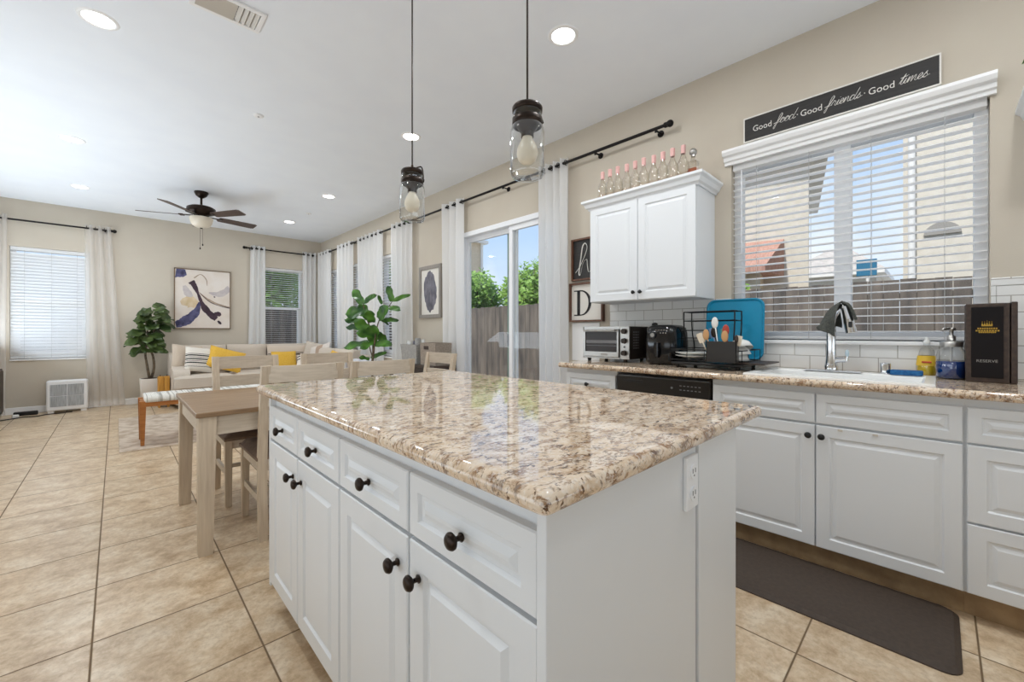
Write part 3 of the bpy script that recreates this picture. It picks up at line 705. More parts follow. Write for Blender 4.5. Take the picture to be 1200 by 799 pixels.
MB().box(-.03, .03, -.03, .03, 0, .17, .008).lathe([(.016, .168), (.014, .2), (.018, .205)], n=16).build('glass', 'bottle', dc)
MB().box(-.026, .026, -.026, .026, .006, .12, .004).build('spirit', 'amber', dc)
MB().sphere((0, 0, .232), .024, 16, 10).cyl((0, 0, .20), (0, 0, .215), .013).build('stopper', 'steel', dc)

# signs
def script(strokes, size, ox, oy, r, mb, shear=.25):
    for st in strokes:
        pts = spline([(x * size + shear * y * size + ox, y * size + oy, 0) for x, y in st], 6); mb.tube(pts, r, 6, flat=.5)
L_ = {  # handwritten letters: strokes in x-height units, advance width
 'f': ([[(-.35, .15), (.1, .35), (.42, 1.1), (.55, 1.75), (.38, 2.0), (.2, 1.6), (.12, .6), (.02, -.5), (-.12, -.95), (-.2, -.6), (0, -.05), (.35, .25), (.6, .2)]], .52),
 'o': ([[(.0, .15), (.35, .95), (.12, .85), (.05, .3), (.25, .0), (.55, .25), (.55, .8), (.35, .95), (.45, .7), (.8, .75)]], .66),
 'd': ([[(.5, .8), (.2, .9), (.02, .4), (.15, .0), (.4, .15), (.62, .8), (.85, 2.0), (.7, 1.2), (.55, .3), (.68, 0), (.95, .25)]], .85),
 'r': ([[(-.05, .2), (.22, 1.0), (.2, .85), (.4, .85), (.48, .7), (.4, .2), (.55, 0), (.8, .25)]], .68),
 'i': ([[(-.05, .2), (.15, .9), (.08, .2), (.2, 0), (.42, .25)], [(.22, 1.3), (.25, 1.36)]], .36),
 'e': ([[(-.05, .25), (.35, .55), (.35, .9), (.15, .9), (.02, .35), (.2, 0), (.6, .25)]], .52),
 'n': ([[(-.05, .2), (.12, .95), (.05, 0), (.3, .8), (.48, .9), (.48, .2), (.6, 0), (.85, .25)]], .74),
 'm': ([[(-.05, .2), (.12, .95), (.05, 0), (.28, .8), (.42, .9), (.40, 0), (.62, .8), (.78, .9), (.76, .2), (.9, 0), (1.15, .25)]], 1.04),
 't': ([[(-.05, .2), (.35, 1.7), (.12, .25), (.25, 0), (.5, .25)], [(-.1, 1.1), (.6, 1.25)]], .42),
 's': ([[(-.05, .15), (.3, 1.0), (.28, .7), (.45, .3), (.25, 0), (.0, .12), (.25, .1), (.7, .3)]], .6)}
def word(w, size, ox, oy, r, mb, wx=1.0):
    k = len(mb.v); x = 0
    for ch in w: st, adv = L_[ch]; script(st, size, x, oy, r, mb); x += adv * size
    for i in range(k, len(mb.v)): v = mb.v[i]; mb.v[i] = (ox + v[0] * wx, v[1], v[2])
    return ox + x * wx
sg = thing('wooden_sign', 'long black sign reading Good food, Good friends, Good times', 'sign', (W - .012, .45, 2.41))
MB().box(W - .022, W - .002, .0, .902, 2.408, 2.555).build('board', 'signblack', sg, world=True)
fr = MB()
for a in ((-.007, .909, 2.400, 2.408), (-.007, .909, 2.555, 2.563), (-.007, .0, 2.408, 2.555), (.902, .909, 2.408, 2.555)): fr.box(W - .026, W - .002, *a)
fr.build('frame', 'letter', sg, world=True)
tx = MB(); X = .0
def put(m2): tx.add(m2.v, m2.f)
def good(x):
    m2 = text_mb('Good', .066, .0006); m2.xf(Matrix.Translation((x, 0, 0))); put(m2); return max(v[0] for v in m2.v)
X = good(0) + .034
X = word('food', .036, X, .004, .0025, tx, 1.45) + .016
tx.sphere((X + .004, .024, 0), .0045, 10, 6); X = good(X + .024) + .034
X = word('friends', .036, X, .004, .0025, tx, 1.4) + .018; tx.sphere((X + .004, .024, 0), .0045, 10, 6); X = good(X + .024) + .026
X = word('times', .036, X, .004, .0025, tx, 1.45)
sc_ = .815 / X
tx.xf(Matrix.Translation((W - .0225, .855, 2.462)) @ WALLR @ Matrix.Diagonal((sc_, sc_ * 1.12, 1, 1)))
tx.build('lettering', 'letter', sg, world=True)

def framed(name, label, cat, y0, y1, z0, z1, d, fw, mf, mbrd):
    t = thing(name, label, cat, (W - d / 2, (y0 + y1) / 2, z0))
    f = MB()
    for a in ((y0, y1, z0, z0 + fw), (y0, y1, z1 - fw, z1), (y0, y0 + fw, z0 + fw, z1 - fw), (y1 - fw, y1, z0 + fw, z1 - fw)): f.box(W - d, W - .001, *a)
    f.build('frame', mf, t, world=True)
    b = MB().box(W - d * .5, W - .001, y0 + fw, y1 - fw, z0 + fw, z1 - fw).build('board', mbrd, t, world=True)
    return t, b
t, b = framed('letter_sign', 'black framed sign with white script h beside the wall cabinet', 'sign', 1.99, 2.349, 1.606, 1.985, .035, .016, 'signwood', 'signblack')
hm = MB(); hm.tube(spline([(-.01, .02, 0), (.05, .09, 0), (.115, .22, 0), (.10, .275, 0), (.07, .25, 0), (.05, .14, 0), (.03, .02, 0), (.045, .0, 0), (.075, .10, 0), (.115, .13, 0), (.125, .06, 0), (.14, .015, 0), (.19, .06, 0)], 8), .006, 8, flat=.3)
hm.xf(Matrix.Translation((W - .019, 2.30, 1.66)) @ WALLR); hm.build('lettering', 'letter', b, world=True)
t, b = framed('letter_sign', 'white framed sign with black letter D above the toaster oven', 'sign', 2.008, 2.369, 1.232, 1.584, .04, .016, 'signwood', 'signwhite')
dm = MB()
def arc(rx, ry, a0=-90, a1=90, n=16): return [(rx * cos(radians(a0 + (a1 - a0) * k / n)), ry * sin(radians(a0 + (a1 - a0) * k / n))) for k in range(n + 1)]
o_ = arc(.115, .115); i2 = arc(.085, .105)
v = [(.075 + x, .115 + y, z) for z in (0, .002) for x, y in o_] + [(.075 + x, .115 + y, z) for z in (0, .002) for x, y in i2]
N = len(o_)
dm.add(v, [(N + k, N + k + 1, 3 * N + k + 1, 3 * N + k) for k in range(N - 1)])
dm.box(.035, .067, 0, .23, 0, .002).box(.0, .08, 0, .010, 0, .002).box(.0, .08, .22, .23, 0, .002)
dm.xf(Matrix.Translation((W - .0205, 2.325, 1.288)) @ WALLR); dm.build('lettering', 'blackletter', b, world=True)
struct(MB().box(W - .006, W, 2.06, 2.36, .88, 1.225, .002), 'trim_6', 'white')

# ------------------------------------------------------------------ blinds
def blind(name, label, axis, p, u0, u1, z0, z1, pitch=.044, depth=.05, tilt=8, cords=3, wand=None):
    t = thing(name, label, 'blind', (p, (u0 + u1) / 2, z0) if axis == 0 else ((u0 + u1) / 2, p, z0))
    mb = MB(); n = int((z1 - z0 - .07) / pitch)
    ct, st = cos(radians(tilt)) * depth / 2, sin(radians(tilt)) * depth / 2
    def q(d, u, z): return (p + d, u, z) if axis == 0 else (u, p + d, z)
    for i in range(n):
        z = z0 + .03 + pitch * (i + .5); th = .0014
        v = [q(-ct, u0, z + st - th), q(ct, u0, z - st - th), q(ct, u1, z - st - th), q(-ct, u1, z + st - th), q(-ct, u0, z + st + th), q(ct, u0, z - st + th), q(ct, u1, z - st + th), q(-ct, u1, z + st + th)]
        mb.add(v, [(3, 2, 1, 0), (4, 5, 6, 7), (0, 1, 5, 4), (1, 2, 6, 5), (2, 3, 7, 6), (3, 0, 4, 7)])
    mb.build('slats', 'slat', t, world=True)
    def bx(nm, a, b, d0, d1, za, zb, m='slat'):
        mm = MB(); (mm.box(p + d0, p + d1, a, b, za, zb, .003) if axis == 0 else mm.box(a, b, p + d0, p + d1, za, zb, .003)); return mm.build(nm, m, t, world=True)
    bx('head_rail', u0, u1, -.028, .028, z1 - .045, z1); bx('bottom_rail', u0, u1, -.025, .025, z0 + .004, z0 + .022)
    c = MB()
    for k in range(cords):
        u = u0 + (u1 - u0) * ((k + .5) / cords if cords > 1 else .5)
        for d in (-.027, .027): c.cyl(q(d, u, z0 + .01), q(d, u, z1 - .03), .0011, n=5)
    c.build('ladder_cords', 'cord', t, world=True)
    if wand is not None: MB().cyl(q(-.032, wand, z1 - .05), q(-.034, wand, z1 - .62), .004, n=8).build('tilt_wand', 'vinyl', t, world=True)
    return t
M['cord'] = mat('grey_ladder_cord', srgb(190, 190, 188), .8)
blind('window_blind', 'white slatted blind in the wide kitchen window over the sink', 0, W + .035, KW[0] + .008, KW[1] - .008, 1.092, 2.288, .044, .05, 2, 4, wand=.93)
blind('window_blind', 'white slatted blind in the far wall window above the floor heater', 1, B + .035, WA[0] + .006, WA[1] - .006, .765, 2.325, .044, .05, 52, 3)
blind('window_blind', 'white slatted blind in the far wall window between long curtains', 1, B + .035, WB[0] + .006, WB[1] - .006, .765, 2.365, .040, .05, 1, 2)
bl = ['nearest the grey framed print', 'behind the tall leafy plant', 'nearest the far room corner']
for h, s_ in zip(LW, bl): blind('window_blind', 'white slatted blind in the right wall window ' + s_, 0, W + .035, h[0] + .006, h[1] - .006, .765, 2.345, .044, .05, 12, 2)

# ------------------------------------------------------------------ curtain rods and curtains
def rod(label, a, b, brackets, name='curtain_rod', fin=(True, True)):
    a, b = Vector(a), Vector(b); d = (b - a).normalized()
    t = thing(name, label, 'curtain rod', tuple((a + b) / 2))
    MB().cyl(a, b, .0125, n=14).build('pole', 'rodmetal', t, world=True)
    for end, s_, k in ((a, -1, fin[0]), (b, 1, fin[1])):
        if k: MB().cyl(end, end + d * s_ * .02, .02, .02, 14).sphere(tuple(end + d * s_ * .042), .026, 14, 10).build('finial', 'rodmetal', t, world=True)
    for p, wv in brackets:
        p = Vector(p); wv = Vector(wv); MB().cyl(p, p + wv, .007, n=8).cyl(p + wv, p + wv * .94, .026, n=12).cyl(p - Vector((0, 0, .016)), p + Vector((0, 0, .005)), .009, n=8).build('bracket', 'rodmetal', t, world=True)
    return t
RX = W - .085
rod('long dark curtain rod above the sliding glass door', (RX, 1.43, 2.69), (RX, 5.13, 2.69), [((RX, y, 2.678), (.085, 0, 0)) for y in (1.50, 2.05, 3.22, 5.0)])
rod('dark curtain rod over the row of right wall windows', (RX, 5.27, 2.69), (RX, 8.78, 2.69), [((RX, y, 2.678), (.085, 0, 0)) for y in (5.36, 7.0, 8.7)], fin=(True, False))
RY = B - .085
rod('dark curtain rod over the far wall window by the heater', (-1.42, RY, 2.68), (-.06, RY, 2.68), [((x, RY, 2.668), (0, .085, 0)) for x in (-1.38, -.12)], fin=(False, True))
rod('dark curtain rod over the far window near the room corner', (1.72, RY, 2.68), (2.93, RY, 2.68), [((x, RY, 2.668), (0, .085, 0)) for x in (1.80, 2.86)], fin=(True, False))
def curtain(label, axis, p, u0, u1, zt, zb=.02, folds=4, amp=.035, m='curtain', spread=(0, 0), seed=0):
    rnd = random.Random(seed); ph = rnd.random() * 6
    t = thing('curtain', label, 'curtain', (p, (u0 + u1) / 2, zb) if axis == 0 else ((u0 + u1) / 2, p, zb))
    def fn(u, v):
        z = zb + (zt - zb) * v; a = 2 * pi * folds * u
        uu = u0 - spread[0] * (1 - v) + u * (u1 - u0 + (spread[0] + spread[1]) * (1 - v)) + .012 * sin(2 * a + ph) * (1 - v * .5) 
        d = amp * sin(a) * (.75 + .25 * v) + .010 * sin(a * .5 + ph + 2 * v) * (1 - v) + .006 * sin(5 * v + a * .3)
        return (p + d, uu, z) if axis == 0 else (uu, p + d, z)
    mb = MB().grid(fn, folds * 14, 14); mb.build('drape', m, t, world=True)
    for k in range(folds * 2):
        u = (k + .5) / (folds * 2) ; uu = u0 + u * (u1 - u0); g = MB(); c = (p, uu, zt - .045)
        n_ = 14; ring = [((c[0] + .022 * cos(2 * pi * i / n_), c[1], c[2] + .022 * sin(2 * pi * i / n_)) if axis == 0 else (c[0] * 0 + uu, p + .022 * cos(2 * pi * i / n_), c[2] + .022 * sin(2 * pi * i / n_))) for i in range(n_)]
        g.tube(ring, .004, 6, closed=True); g.build('grommet', 'rodmetal', t, world=True)
    return t
CZ = 2.735
curtain('white curtain panel between the sliding door and the h sign', 0, RX, 2.35, 2.70, CZ, folds=4, seed=1)
curtain('white curtain panel between the sliding door and the grey framed print', 0, RX, 3.90, 4.34, CZ, folds=3, seed=2)
curtain('white curtain panel just left of the grey framed print', 0, RX, 5.10, 5.66, CZ, folds=4, seed=3)
curtain('white curtain pair behind the tall leafy plant', 0, RX, 5.98, 6.85, CZ, folds=6, seed=4)
curtain('white curtain panel left of the tall leafy plant', 0, RX, 7.08, 7.72, CZ, folds=4, seed=5)
curtain('white curtain panel on the right wall next to the room corner', 0, RX, 8.10, 8.72, CZ, folds=4, seed=6)
curtain('white curtain panel on the far wall in the room corner', 1, RY, 2.66, 2.92, CZ, folds=3, seed=7)
curtain('white curtain panel right of the abstract painting', 1, RY, 1.77, 2.01, CZ, folds=3, seed=8, spread=(.05, .0))
curtain('sheer white curtain right of the window above the floor heater', 1, RY, -.34, -.06, CZ, folds=3, m='sheer', seed=9, spread=(-.02, .16))
curtain('sheer white curtain at the left picture edge', 1, RY, -1.36, -1.06, CZ, folds=3, m='sheer', seed=10, spread=(0, -.02))

# ------------------------------------------------------------------ ceiling fixtures
def can(label, x, y):
    t = thing('recessed_light', label, 'ceiling light', (x, y, H), group='recessed ceiling lights')
    MB().lathe([(.070, -.002), (.074, -.007), (.088, -.006), (.094, -.001)], n=32).build('trim_ring', 'white', t)
    MB().lathe([(0, -.004), (.070, -.003), (.070, -.001)], n=32).build('lens', 'lens', t)
    l = lamp('lamp', 'AREA', (0, 0, -.012), CAN_W, (0, 0, 0), .14, None, (.95, .98, 1), 'DISK'); l.parent = t
    return t
cans = [('nearest large recessed light at the upper left corner', -.076, 3.43), ('middle recessed light of the left ceiling row', -.30, 5.74), ('farthest recessed light of the left ceiling row', -.33, 7.54),
        ('recessed light beside the farther pendant cord', 2.0, 3.45), ('recessed light right of the nearer pendant', 2.0, 1.62), ('second farthest recessed light of the right ceiling row', 2.075, 5.74), ('farthest recessed light of the right ceiling row', 2.085, 7.53),
        ('added unseen recessed light above the camera side floor', -.08, 1.55), ('added unseen recessed light above the aisle between island and sink', 1.5, .50), ('added unseen recessed light above the right end of the kitchen', 2.0, -.3)]  # these three unseen cans are added for extra kitchen brightness
for a in cans: can(*a)
def smoke(label, x, y): 
    t = thing('smoke_detector', label, 'smoke detector', (x, y, H))
    MB().lathe([(0, -.012), (.02, -.013), (.032, -.011), (.038, -.006), (.039, 0)], n=24).build('cover', 'white', t); MB().lathe([(0, -.016), (.006, -.0155), (.007, -.0125)], n=12).build('test_button', 'grey', t)
smoke('small white round detector in the middle of the ceiling', .871, 4.01); smoke('small white round detector near the right ceiling row', 2.15, 6.78)
vt = thing('ceiling_vent', 'beige rectangular air vent on the ceiling at the top picture edge', 'vent', (.46, 2.80, H), radians(0))
f = MB()
for a in ((-.17, .17, -.1, -.075), (-.17, .17, .075, .1), (-.17, -.145, -.075, .075), (.145, .17, -.075, .075)): f.box(a[0], a[1], a[2], a[3], -.012, 0, .002)
f.build('frame', 'white', vt)
def louvre(x0, x1, y0, y1, along):
    v = [(x0, y0, -.002), (x1, y0, -.014 if not along else -.002), (x1, y1, -.014), (x0, y1, -.002 if not along else -.014)]
    v = v + [(a_, b_, c_ + .0016) for a_, b_, c_ in v]; MB().add(v, [(3, 2, 1, 0), (4, 5, 6, 7), (0, 1, 5, 4), (1, 2, 6, 5), (2, 3, 7, 6), (3, 0, 4, 7)]).build('slat', 'airgrille', vt)
for k in range(6): louvre(-.145, .035, -.075 + k * .025, -.075 + k * .025 + .0225, True)
for k in range(4): louvre(.04 + k * .0265, .04 + k * .0265 + .021, -.075, .075, False)
MB().box(-.145, .145, -.075, .075, -.0015, -.0005).build('duct_opening', 'grey', vt)
def smooth_jar():
    return [(.0445, .204), (.0445, .188), (.043, .186), (.043, .172), (.046, .162), (.052, .150), (.0535, .138), (.0535, .012), (.048, .002), (.04, 0)]
def pendant(label, x, y, z):
    t = thing('pendant_light', label, 'pendant light', (x, y, z), group='glass jar pendants over the island')
    MB().lathe(smooth_jar(), n=32).lathe([(.0, .004), (.04, .004), (.049, .008)], n=32).build('jar', 'jar', t)
    MB().lathe([(.043, .203), (.047, .203), (.048, .216), (.045, .221), (.03, .2225), (0, .223)], n=28).lathe([(.0445, .160), (.0475, .162), (.0475, .183), (.0445, .185)], n=28).build('lid', 'bronze', t)
    MB().cyl((0, 0, .126), (0, 0, .20), .020, n=18).lathe([(.021, .14), (.028, .150), (.040, .168)], n=20).build('socket', 'bronze', t)
    MB().lathe([(0, .040), (.016, .0425), (.028, .054), (.0335, .073), (.0315, .090), (.024, .107), (.017, .120), (.015, .132)], n=22).build('bulb', 'cream', t)
    MB().tube(spline([(.048, 0, .176), (.052, -.006, .205), (.040, -.012, .243), (.02, -.006, .238), (.0, 0, .225)], 5), .003, 6).tube(spline([(.048, 0, .176), (.047, -.018, .19), (.036, -.033, .172)], 5), .003, 6).build('wire_bail', 'bronze', t)
    MB().cyl((0, 0, .222), (0, 0, H - z), .0032, n=8).cyl((0, 0, .221), (0, 0, .245), .008, .005, 10).build('cord', 'bronze', t)
    MB().lathe([(0, H - z - .03), (.02, H - z - .028), (.055, H - z - .01), (.06, H - z)], n=24).build('canopy', 'bronze', t)
pendant('glass jar pendant nearer the camera, right of the two', .93, .897, 1.625); pendant('glass jar pendant farther away, left of the two', .93, 1.594, 1.622)

# ceiling fan
FX, FY = .807, 6.73
fan = thing('ceiling_fan', 'dark five-blade ceiling fan with cream glass light bowl', 'ceiling fan', (FX, FY, H))
MB().lathe([(.075, 0), (.078, -.012), (.06, -.05), (.03, -.075), (.014, -.082), (.014, -.09)], n=28).build('canopy', 'bronze', fan)
MB().cyl((0, 0, -.08), (0, 0, -.20), .013, n=14).build('downrod', 'bronze', fan)
MB().lathe([(.014, -.17), (.03, -.175), (.045, -.186), (.12, -.196), (.155, -.215), (.160, -.25), (.14, -.285), (.085, -.305), (.07, -.325), (.0, -.326)], n=36).build('motor', 'bronze', fan)
for k in range(5):
    a = radians(14 + 72 * k)
    b = MB(); R0, R1 = .20, .665; th = .004
    prof = [(R0, -.052), (R0 + .02, -.058), (R1 - .03, -.070), (R1, -.055), (R1, .055), (R1 - .03, .070), (R0 + .02, .058), (R0, .052)]
    pitch = Matrix.Rotation(radians(-13), 4, 'X')
    s0 = len(b.v); b.prism(prof, 2, -th, th); b.xf(Matrix.Translation((0, 0, -.315)) @ pitch); b.xf(Matrix.Rotation(a, 4, 'Z'))
    bo = b.build('blade', 'blade', fan)
    i = MB(); i.box(.09, .225, -.016, .016, -.318, -.310).box(.19, .235, -.04, .04, -.322, -.311); i.xf(Matrix.Rotation(a, 4, 'Z')); i.build('blade_iron', 'bronze', bo)
MB().lathe([(.07, -.325), (.075, -.333), (.125, -.337), (.13, -.35), (.118, -.40), (.095, -.445), (.06, -.466), (.02, -.472), (0, -.473)], n=32).build('light_bowl', 'creamglass', fan)
MB().lathe([(.0, -.485), (.012, -.482), (.012, -.470)], n=12).build('bowl_finial', 'bronze', fan)
for x, z in ((-.015, -.73), (.012, -.68)):
    MB().cyl((x, -.02, -.46), (x, -.02, z), .0015, n=5).lathe([(0, -.03), (.007, -.026), (.008, -.012), (.003, 0)], (x, -.02, z), 10).build('pull_chain', 'bronze', fan)

# ------------------------------------------------------------------ floor things in the kitchen
def rounded_rect(x0, x1, y0, y1, r, n=6):
    pts = []
    for cx_, cy_, a0 in ((x1 - r, y1 - r, 0), (x0 + r, y1 - r, 90), (x0 + r, y0 + r, 180), (x1 - r, y0 + r, 270)):
        for k in range(n + 1):
            a = radians(a0 + 90 * k / n); pts.append((cx_ + r * cos(a), cy_ + r * sin(a)))
    return pts
mm = MB(); a = rounded_rect(1.995, 2.462, -.055, 1.14, .05); b = rounded_rect(2.012, 2.445, -.038, 1.123, .04); n_ = len(a)
v = [(x, y, 0) for x, y in a] + [(x, y, .005) for x, y in a] + [(x, y, .017) for x, y in b]
mm.add(v, [(i + r * n_, (i + 1) % n_ + r * n_, (i + 1) % n_ + (r + 1) * n_, i + (r + 1) * n_) for r in range(2) for i in range(n_)] + [tuple(range(2 * n_, 3 * n_))])
tag(mm.build('kitchen_mat', 'mat', loc=(2.23, .54, 0), world=True), 'dark brown anti-fatigue mat on the tiles before the sink', 'mat')

# ------------------------------------------------------------------ things on the right worktop
Z = .9145
ov = thing('toaster_oven', 'silver toaster oven with three knobs under the D sign', 'toaster oven', (2.84, 1.77, Z))
ox0, ox1, oy0, oy1, oz0, oz1 = 2.69, 2.99, 1.565, 1.975, .938, 1.182
MB().box(ox0 + .012, ox1, oy0, oy1, oz0, oz1, .006).build('body', 'darkvent', ov, world=True)
fc = MB(); fc.box(ox0, ox0 + .012, oy0, oy0 + .078, oz0, oz1, .002).box(ox0, ox0 + .012, oy0 + .078, oy1, oz1 - .022, oz1, .002).box(ox0, ox0 + .012, oy0 + .078, oy1, oz0, oz0 + .012, .002).box(ox0, ox0 + .012, oy1 - .012, oy1, oz0, oz1, .002)
fc.build('front_frame', 'steel', ov, world=True)
dr = MB(); dr.box(ox0 - .014, ox0 - .001, oy0 + .082, oy1 - .014, oz0 + .014, oz0 + .052, .002).box(ox0 - .014, ox0 - .001, oy0 + .082, oy1 - .014, oz1 - .04, oz1 - .024, .002).box(ox0 - .014, ox0 - .001, oy1 - .03, oy1 - .014, oz0 + .05, oz1 - .04).box(ox0 - .014, ox0 - .001, oy0 + .082, oy0 + .095, oz0 + .05, oz1 - .04)
dr = dr.build('door', 'steel', ov, world=True)
MB().box(ox0 - .008, ox0 - .002, oy0 + .094, oy1 - .03, oz0 + .05, oz1 - .04).build('glass', 'ovenglass', dr, world=True)
MB().cyl((ox0 - .035, oy0 + .10, oz1 - .03), (ox0 - .035, oy1 - .03, oz1 - .03), .007, n=12).cyl((ox0 - .035, oy0 + .115, oz1 - .03), (ox0 - .01, oy0 + .115, oz1 - .03), .006, n=8).cyl((ox0 - .035, oy1 - .045, oz1 - .03), (ox0 - .01, oy1 - .045, oz1 - .03), .006, n=8).build('handle', 'steel', dr, world=True)
MB().box(ox0 - .0095, ox0 - .0075, oy0 + .10, oy1 - .035, 1.055, 1.078).box(ox0 - .0095, ox0 - .0075, oy0 + .10, oy1 - .035, 1.035, 1.038).build('rack_seen_through_glass', 'grey', dr, world=True)
MB().box(ox0 - .0155, ox0 - .0135, oy0 + .175, oy0 + .235, oz0 + .024, oz0 + .042, .001).build('badge', 'silverfoil', dr, world=True)
for z in (1.145, 1.075, .985): MB().cyl((ox0 - .001, oy0 + .040, z), (ox0 - .022, oy0 + .040, z), .021, .018, 20).box(ox0 - .024, ox0 - .021, oy0 + .038, oy0 + .042, z, z + .017).build('knob', 'darkvent', ov, world=True)
MB().cyl((ox0 - .001, oy0 + .04, 1.03), (ox0 - .005, oy0 + .04, 1.03), .006, n=12).build('indicator', 'black', ov, world=True)
vm = MB()
for j in range(5):
    for i in range(7): vm.cyl((ox0 + .06 + j * .018, oy0 - .0012, 1.02 + i * .02), (ox0 + .06 + j * .018, oy0 + .002, 1.02 + i * .02), .004, n=8)
vm.build('vent_holes', 'grey', ov, world=True)
for x in (ox0 + .03, ox1 - .03):
    for y in (oy0 + .05, oy1 - .04): MB().cyl((x, y, Z), (x, y, oz0 + .002), .013, .017, 12).build('foot', 'black', ov, world=True)
tag(MB().lathe([(0, 0), (.04, 0), (.043, .02), (.043, .235), (.03, .25), (.012, .255), (.012, .268), (.022, .274), (.022, .290), (.012, .297), (0, .298)], n=24).build('canister', 'black', loc=(2.965, 1.508, Z)), 'black canister with knob lid behind the toaster oven and air fryer', 'canister')

af = thing('air_fryer', 'glossy black air fryer with round dial between oven and dish rack', 'air fryer', (2.80, 1.335, Z))
def sq(r0, z, n=40, e=4.0, sx=1.0, sy=1.0): return [(sx * r0 * math.copysign(abs(cos(2 * pi * k / n)) ** (2 / e), cos(2 * pi * k / n)), sy * r0 * math.copysign(abs(sin(2 * pi * k / n)) ** (2 / e), sin(2 * pi * k / n)), z) for k in range(n)]
def stack(rings):
    n = len(rings[0]); mb = MB(); mb.add([p for r in rings for p in r], [(i * n + k, i * n + (k + 1) % n, (i + 1) * n + (k + 1) % n, (i + 1) * n + k) for i in range(len(rings) - 1) for k in range(n)], True)
    mb.add([p for p in rings[0]] + [p for p in rings[-1]], [tuple(range(n))[::-1], tuple(range(n, 2 * n))]); return mb
stack([sq(r, z, sx=1.12, sy=1) for r, z in ((.100, .006), (.112, .012), (.118, .03), (.120, .15), (.116, .22), (.108, .255), (.085, .272), (.05, .276))]).build('body', 'blackgloss', af)
MB().box(-.128, -.10, -.085, .085, .02, .165, .012).build('basket_front', 'blackgloss', af)
MB().box(-.165, -.126, -.016, .016, .05, .155, .008).build('handle', 'blackgloss', af)
dl = MB().cyl((-.128, .035, .205), (-.142, .035, .205), .024, .021, 24).build('dial', 'black', af)
MB().cyl((-.142, .035, .205), (-.1435, .035, .205), .014, n=20).build('dial_face', 'silverfoil', dl)
pm = MB()
for k in range(5): pm.box(-.133, -.128, -.07 + k * .02, -.06 + k * .02, .236, .240)
for k in range(3): pm.box(-.1345, -.130, -.06 + k * .018, -.052 + k * .018, .215, .223)
pm.build('panel_marks', 'silverfoil', af)

rk = thing('dish_rack', 'black two-tier wire dish rack beside the air fryer', 'dish rack', (2.76, 1.02, Z))
bx0, bx1, by0, by1 = 2.585, 2.93, .785, 1.205
MB().box(bx0, bx1, by0, by1, .934, .952, .006).build('drip_tray', 'black', rk, world=True)
for x, y in ((bx0 + .03, by0 + .03), (bx0 + .03, by1 - .03), (bx1 - .03, by0 + .03), (bx1 - .03, by1 - .03)): MB().cyl((x, y, Z), (x, y, .936), .010, .013, 10).build('foot', 'black', rk, world=True)
wr = MB()
for z in (.965, 1.03): wr.tube([(bx0, by0, z), (bx1, by0, z), (bx1, by1, z), (bx0, by1, z)], .0032, 6, closed=True)
for k in range(9):
    y = by0 + (by1 - by0) * k / 8; wr.cyl((bx0, y, .965), (bx1, y, .965), .002, n=5)
    if k % 2 == 0: wr.cyl((bx0, y, .955), (bx0, y, 1.03), .0022, n=5).cyl((bx1, y, .955), (bx1, y, 1.03), .0022, n=5)
for k in range(4):
    x = bx0 + (bx1 - bx0) * k / 3; wr.cyl((x, by0, .955), (x, by0, 1.03), .0022, n=5).cyl((x, by1, .955), (x, by1, 1.03), .0022, n=5)
wr.build('lower_basket', 'blackmetal', rk, world=True)
up = MB(); ux0, ux1, uy0, uy1 = 2.80, 2.93, .90, 1.195
for y in (uy0, uy1):
    for x in (ux0, ux1): up.tube(spline([(x, y, .96), (x, y, 1.05), (x, y + (.012 if y == uy1 else -.004), 1.12), (x, y + (.018 if y == uy1 else -.008), 1.20), (x, y + (.018 if y == uy1 else -.008), 1.275)], 4), .0042, 6)
for z in (1.215, 1.275): up.tube([(ux0, uy0 - .008, z), (ux1, uy0 - .008, z), (ux1, uy1 + .018, z), (ux0, uy1 + .018, z)], .0036, 6, closed=True)
for k in range(8): y = uy0 + (uy1 - uy0) * k / 7; up.cyl((ux0, y, 1.215), (ux1, y, 1.215), .002, n=5)
for z in (1.10, 1.15): up.cyl((ux0, uy1 + .01, z), (ux1, uy1 + .01, z), .0028, n=6).cyl((ux0, uy1 + .01, z), (ux0, uy1 - .16, z), .0028, n=6)
up.build('upper_tier', 'blackmetal', rk, world=True)
cd = MB(); cx0, cx1, cy0, cy1 = 2.535, 2.582, .80, .965
cd.box(cx0, cx0 + .003, cy0, cy1, .965, 1.085).box(cx1 - .003, cx1, cy0, cy1, .965, 1.085).box(cx0, cx1, cy0, cy0 + .003, .965, 1.085).box(cx0, cx1, cy1 - .003, cy1, .965, 1.085).box(cx0, cx1, cy0, cy1, .962, .966)
cd.build('cutlery_caddy', 'dwblack', rk, world=True)
MB().box(bx0 + .02, bx1 - .02, by0 - .11, by0 + .05, .953, .961, .003).build('drain_spout', 'darkwood', rk, world=True)
def utensil(name, label, y, x, top, m, head, lean=(0, 0)):
    b_ = Vector((x, y, .970)); t_ = Vector((x + lean[0], y + lean[1], top)); mb = MB(); mb.tube([b_, b_.lerp(t_, .6), t_], [.004, .004, .005], 8, flat=.7)
    d = (t_ - b_).normalized()
    if head == 'spoon':
        k = len(mb.v); mb.sphere((0, 0, 0), .024, 12, 8, (.25, .8, 1.4)); mb.xf(Matrix.Translation(t_ + d * .02), k)
    elif head == 'flat':
        k = len(mb.v); mb.box(-.003, .003, -.019, .019, -.01, .05, .003); mb.xf(Matrix.Translation(t_) @ Vector((0, 0, 1)).rotation_difference(d).to_matrix().to_4x4(), k)
    else:
        k = len(mb.v); mb.sphere((0, 0, 0), .012, 10, 6, (.6, .9, 2)); mb.xf(Matrix.Translation(t_), k)
    return tag(mb.build(name, m, loc=tuple(b_), world=True), label, 'utensil', 'utensils in the dish rack caddy')
xx = 2.558
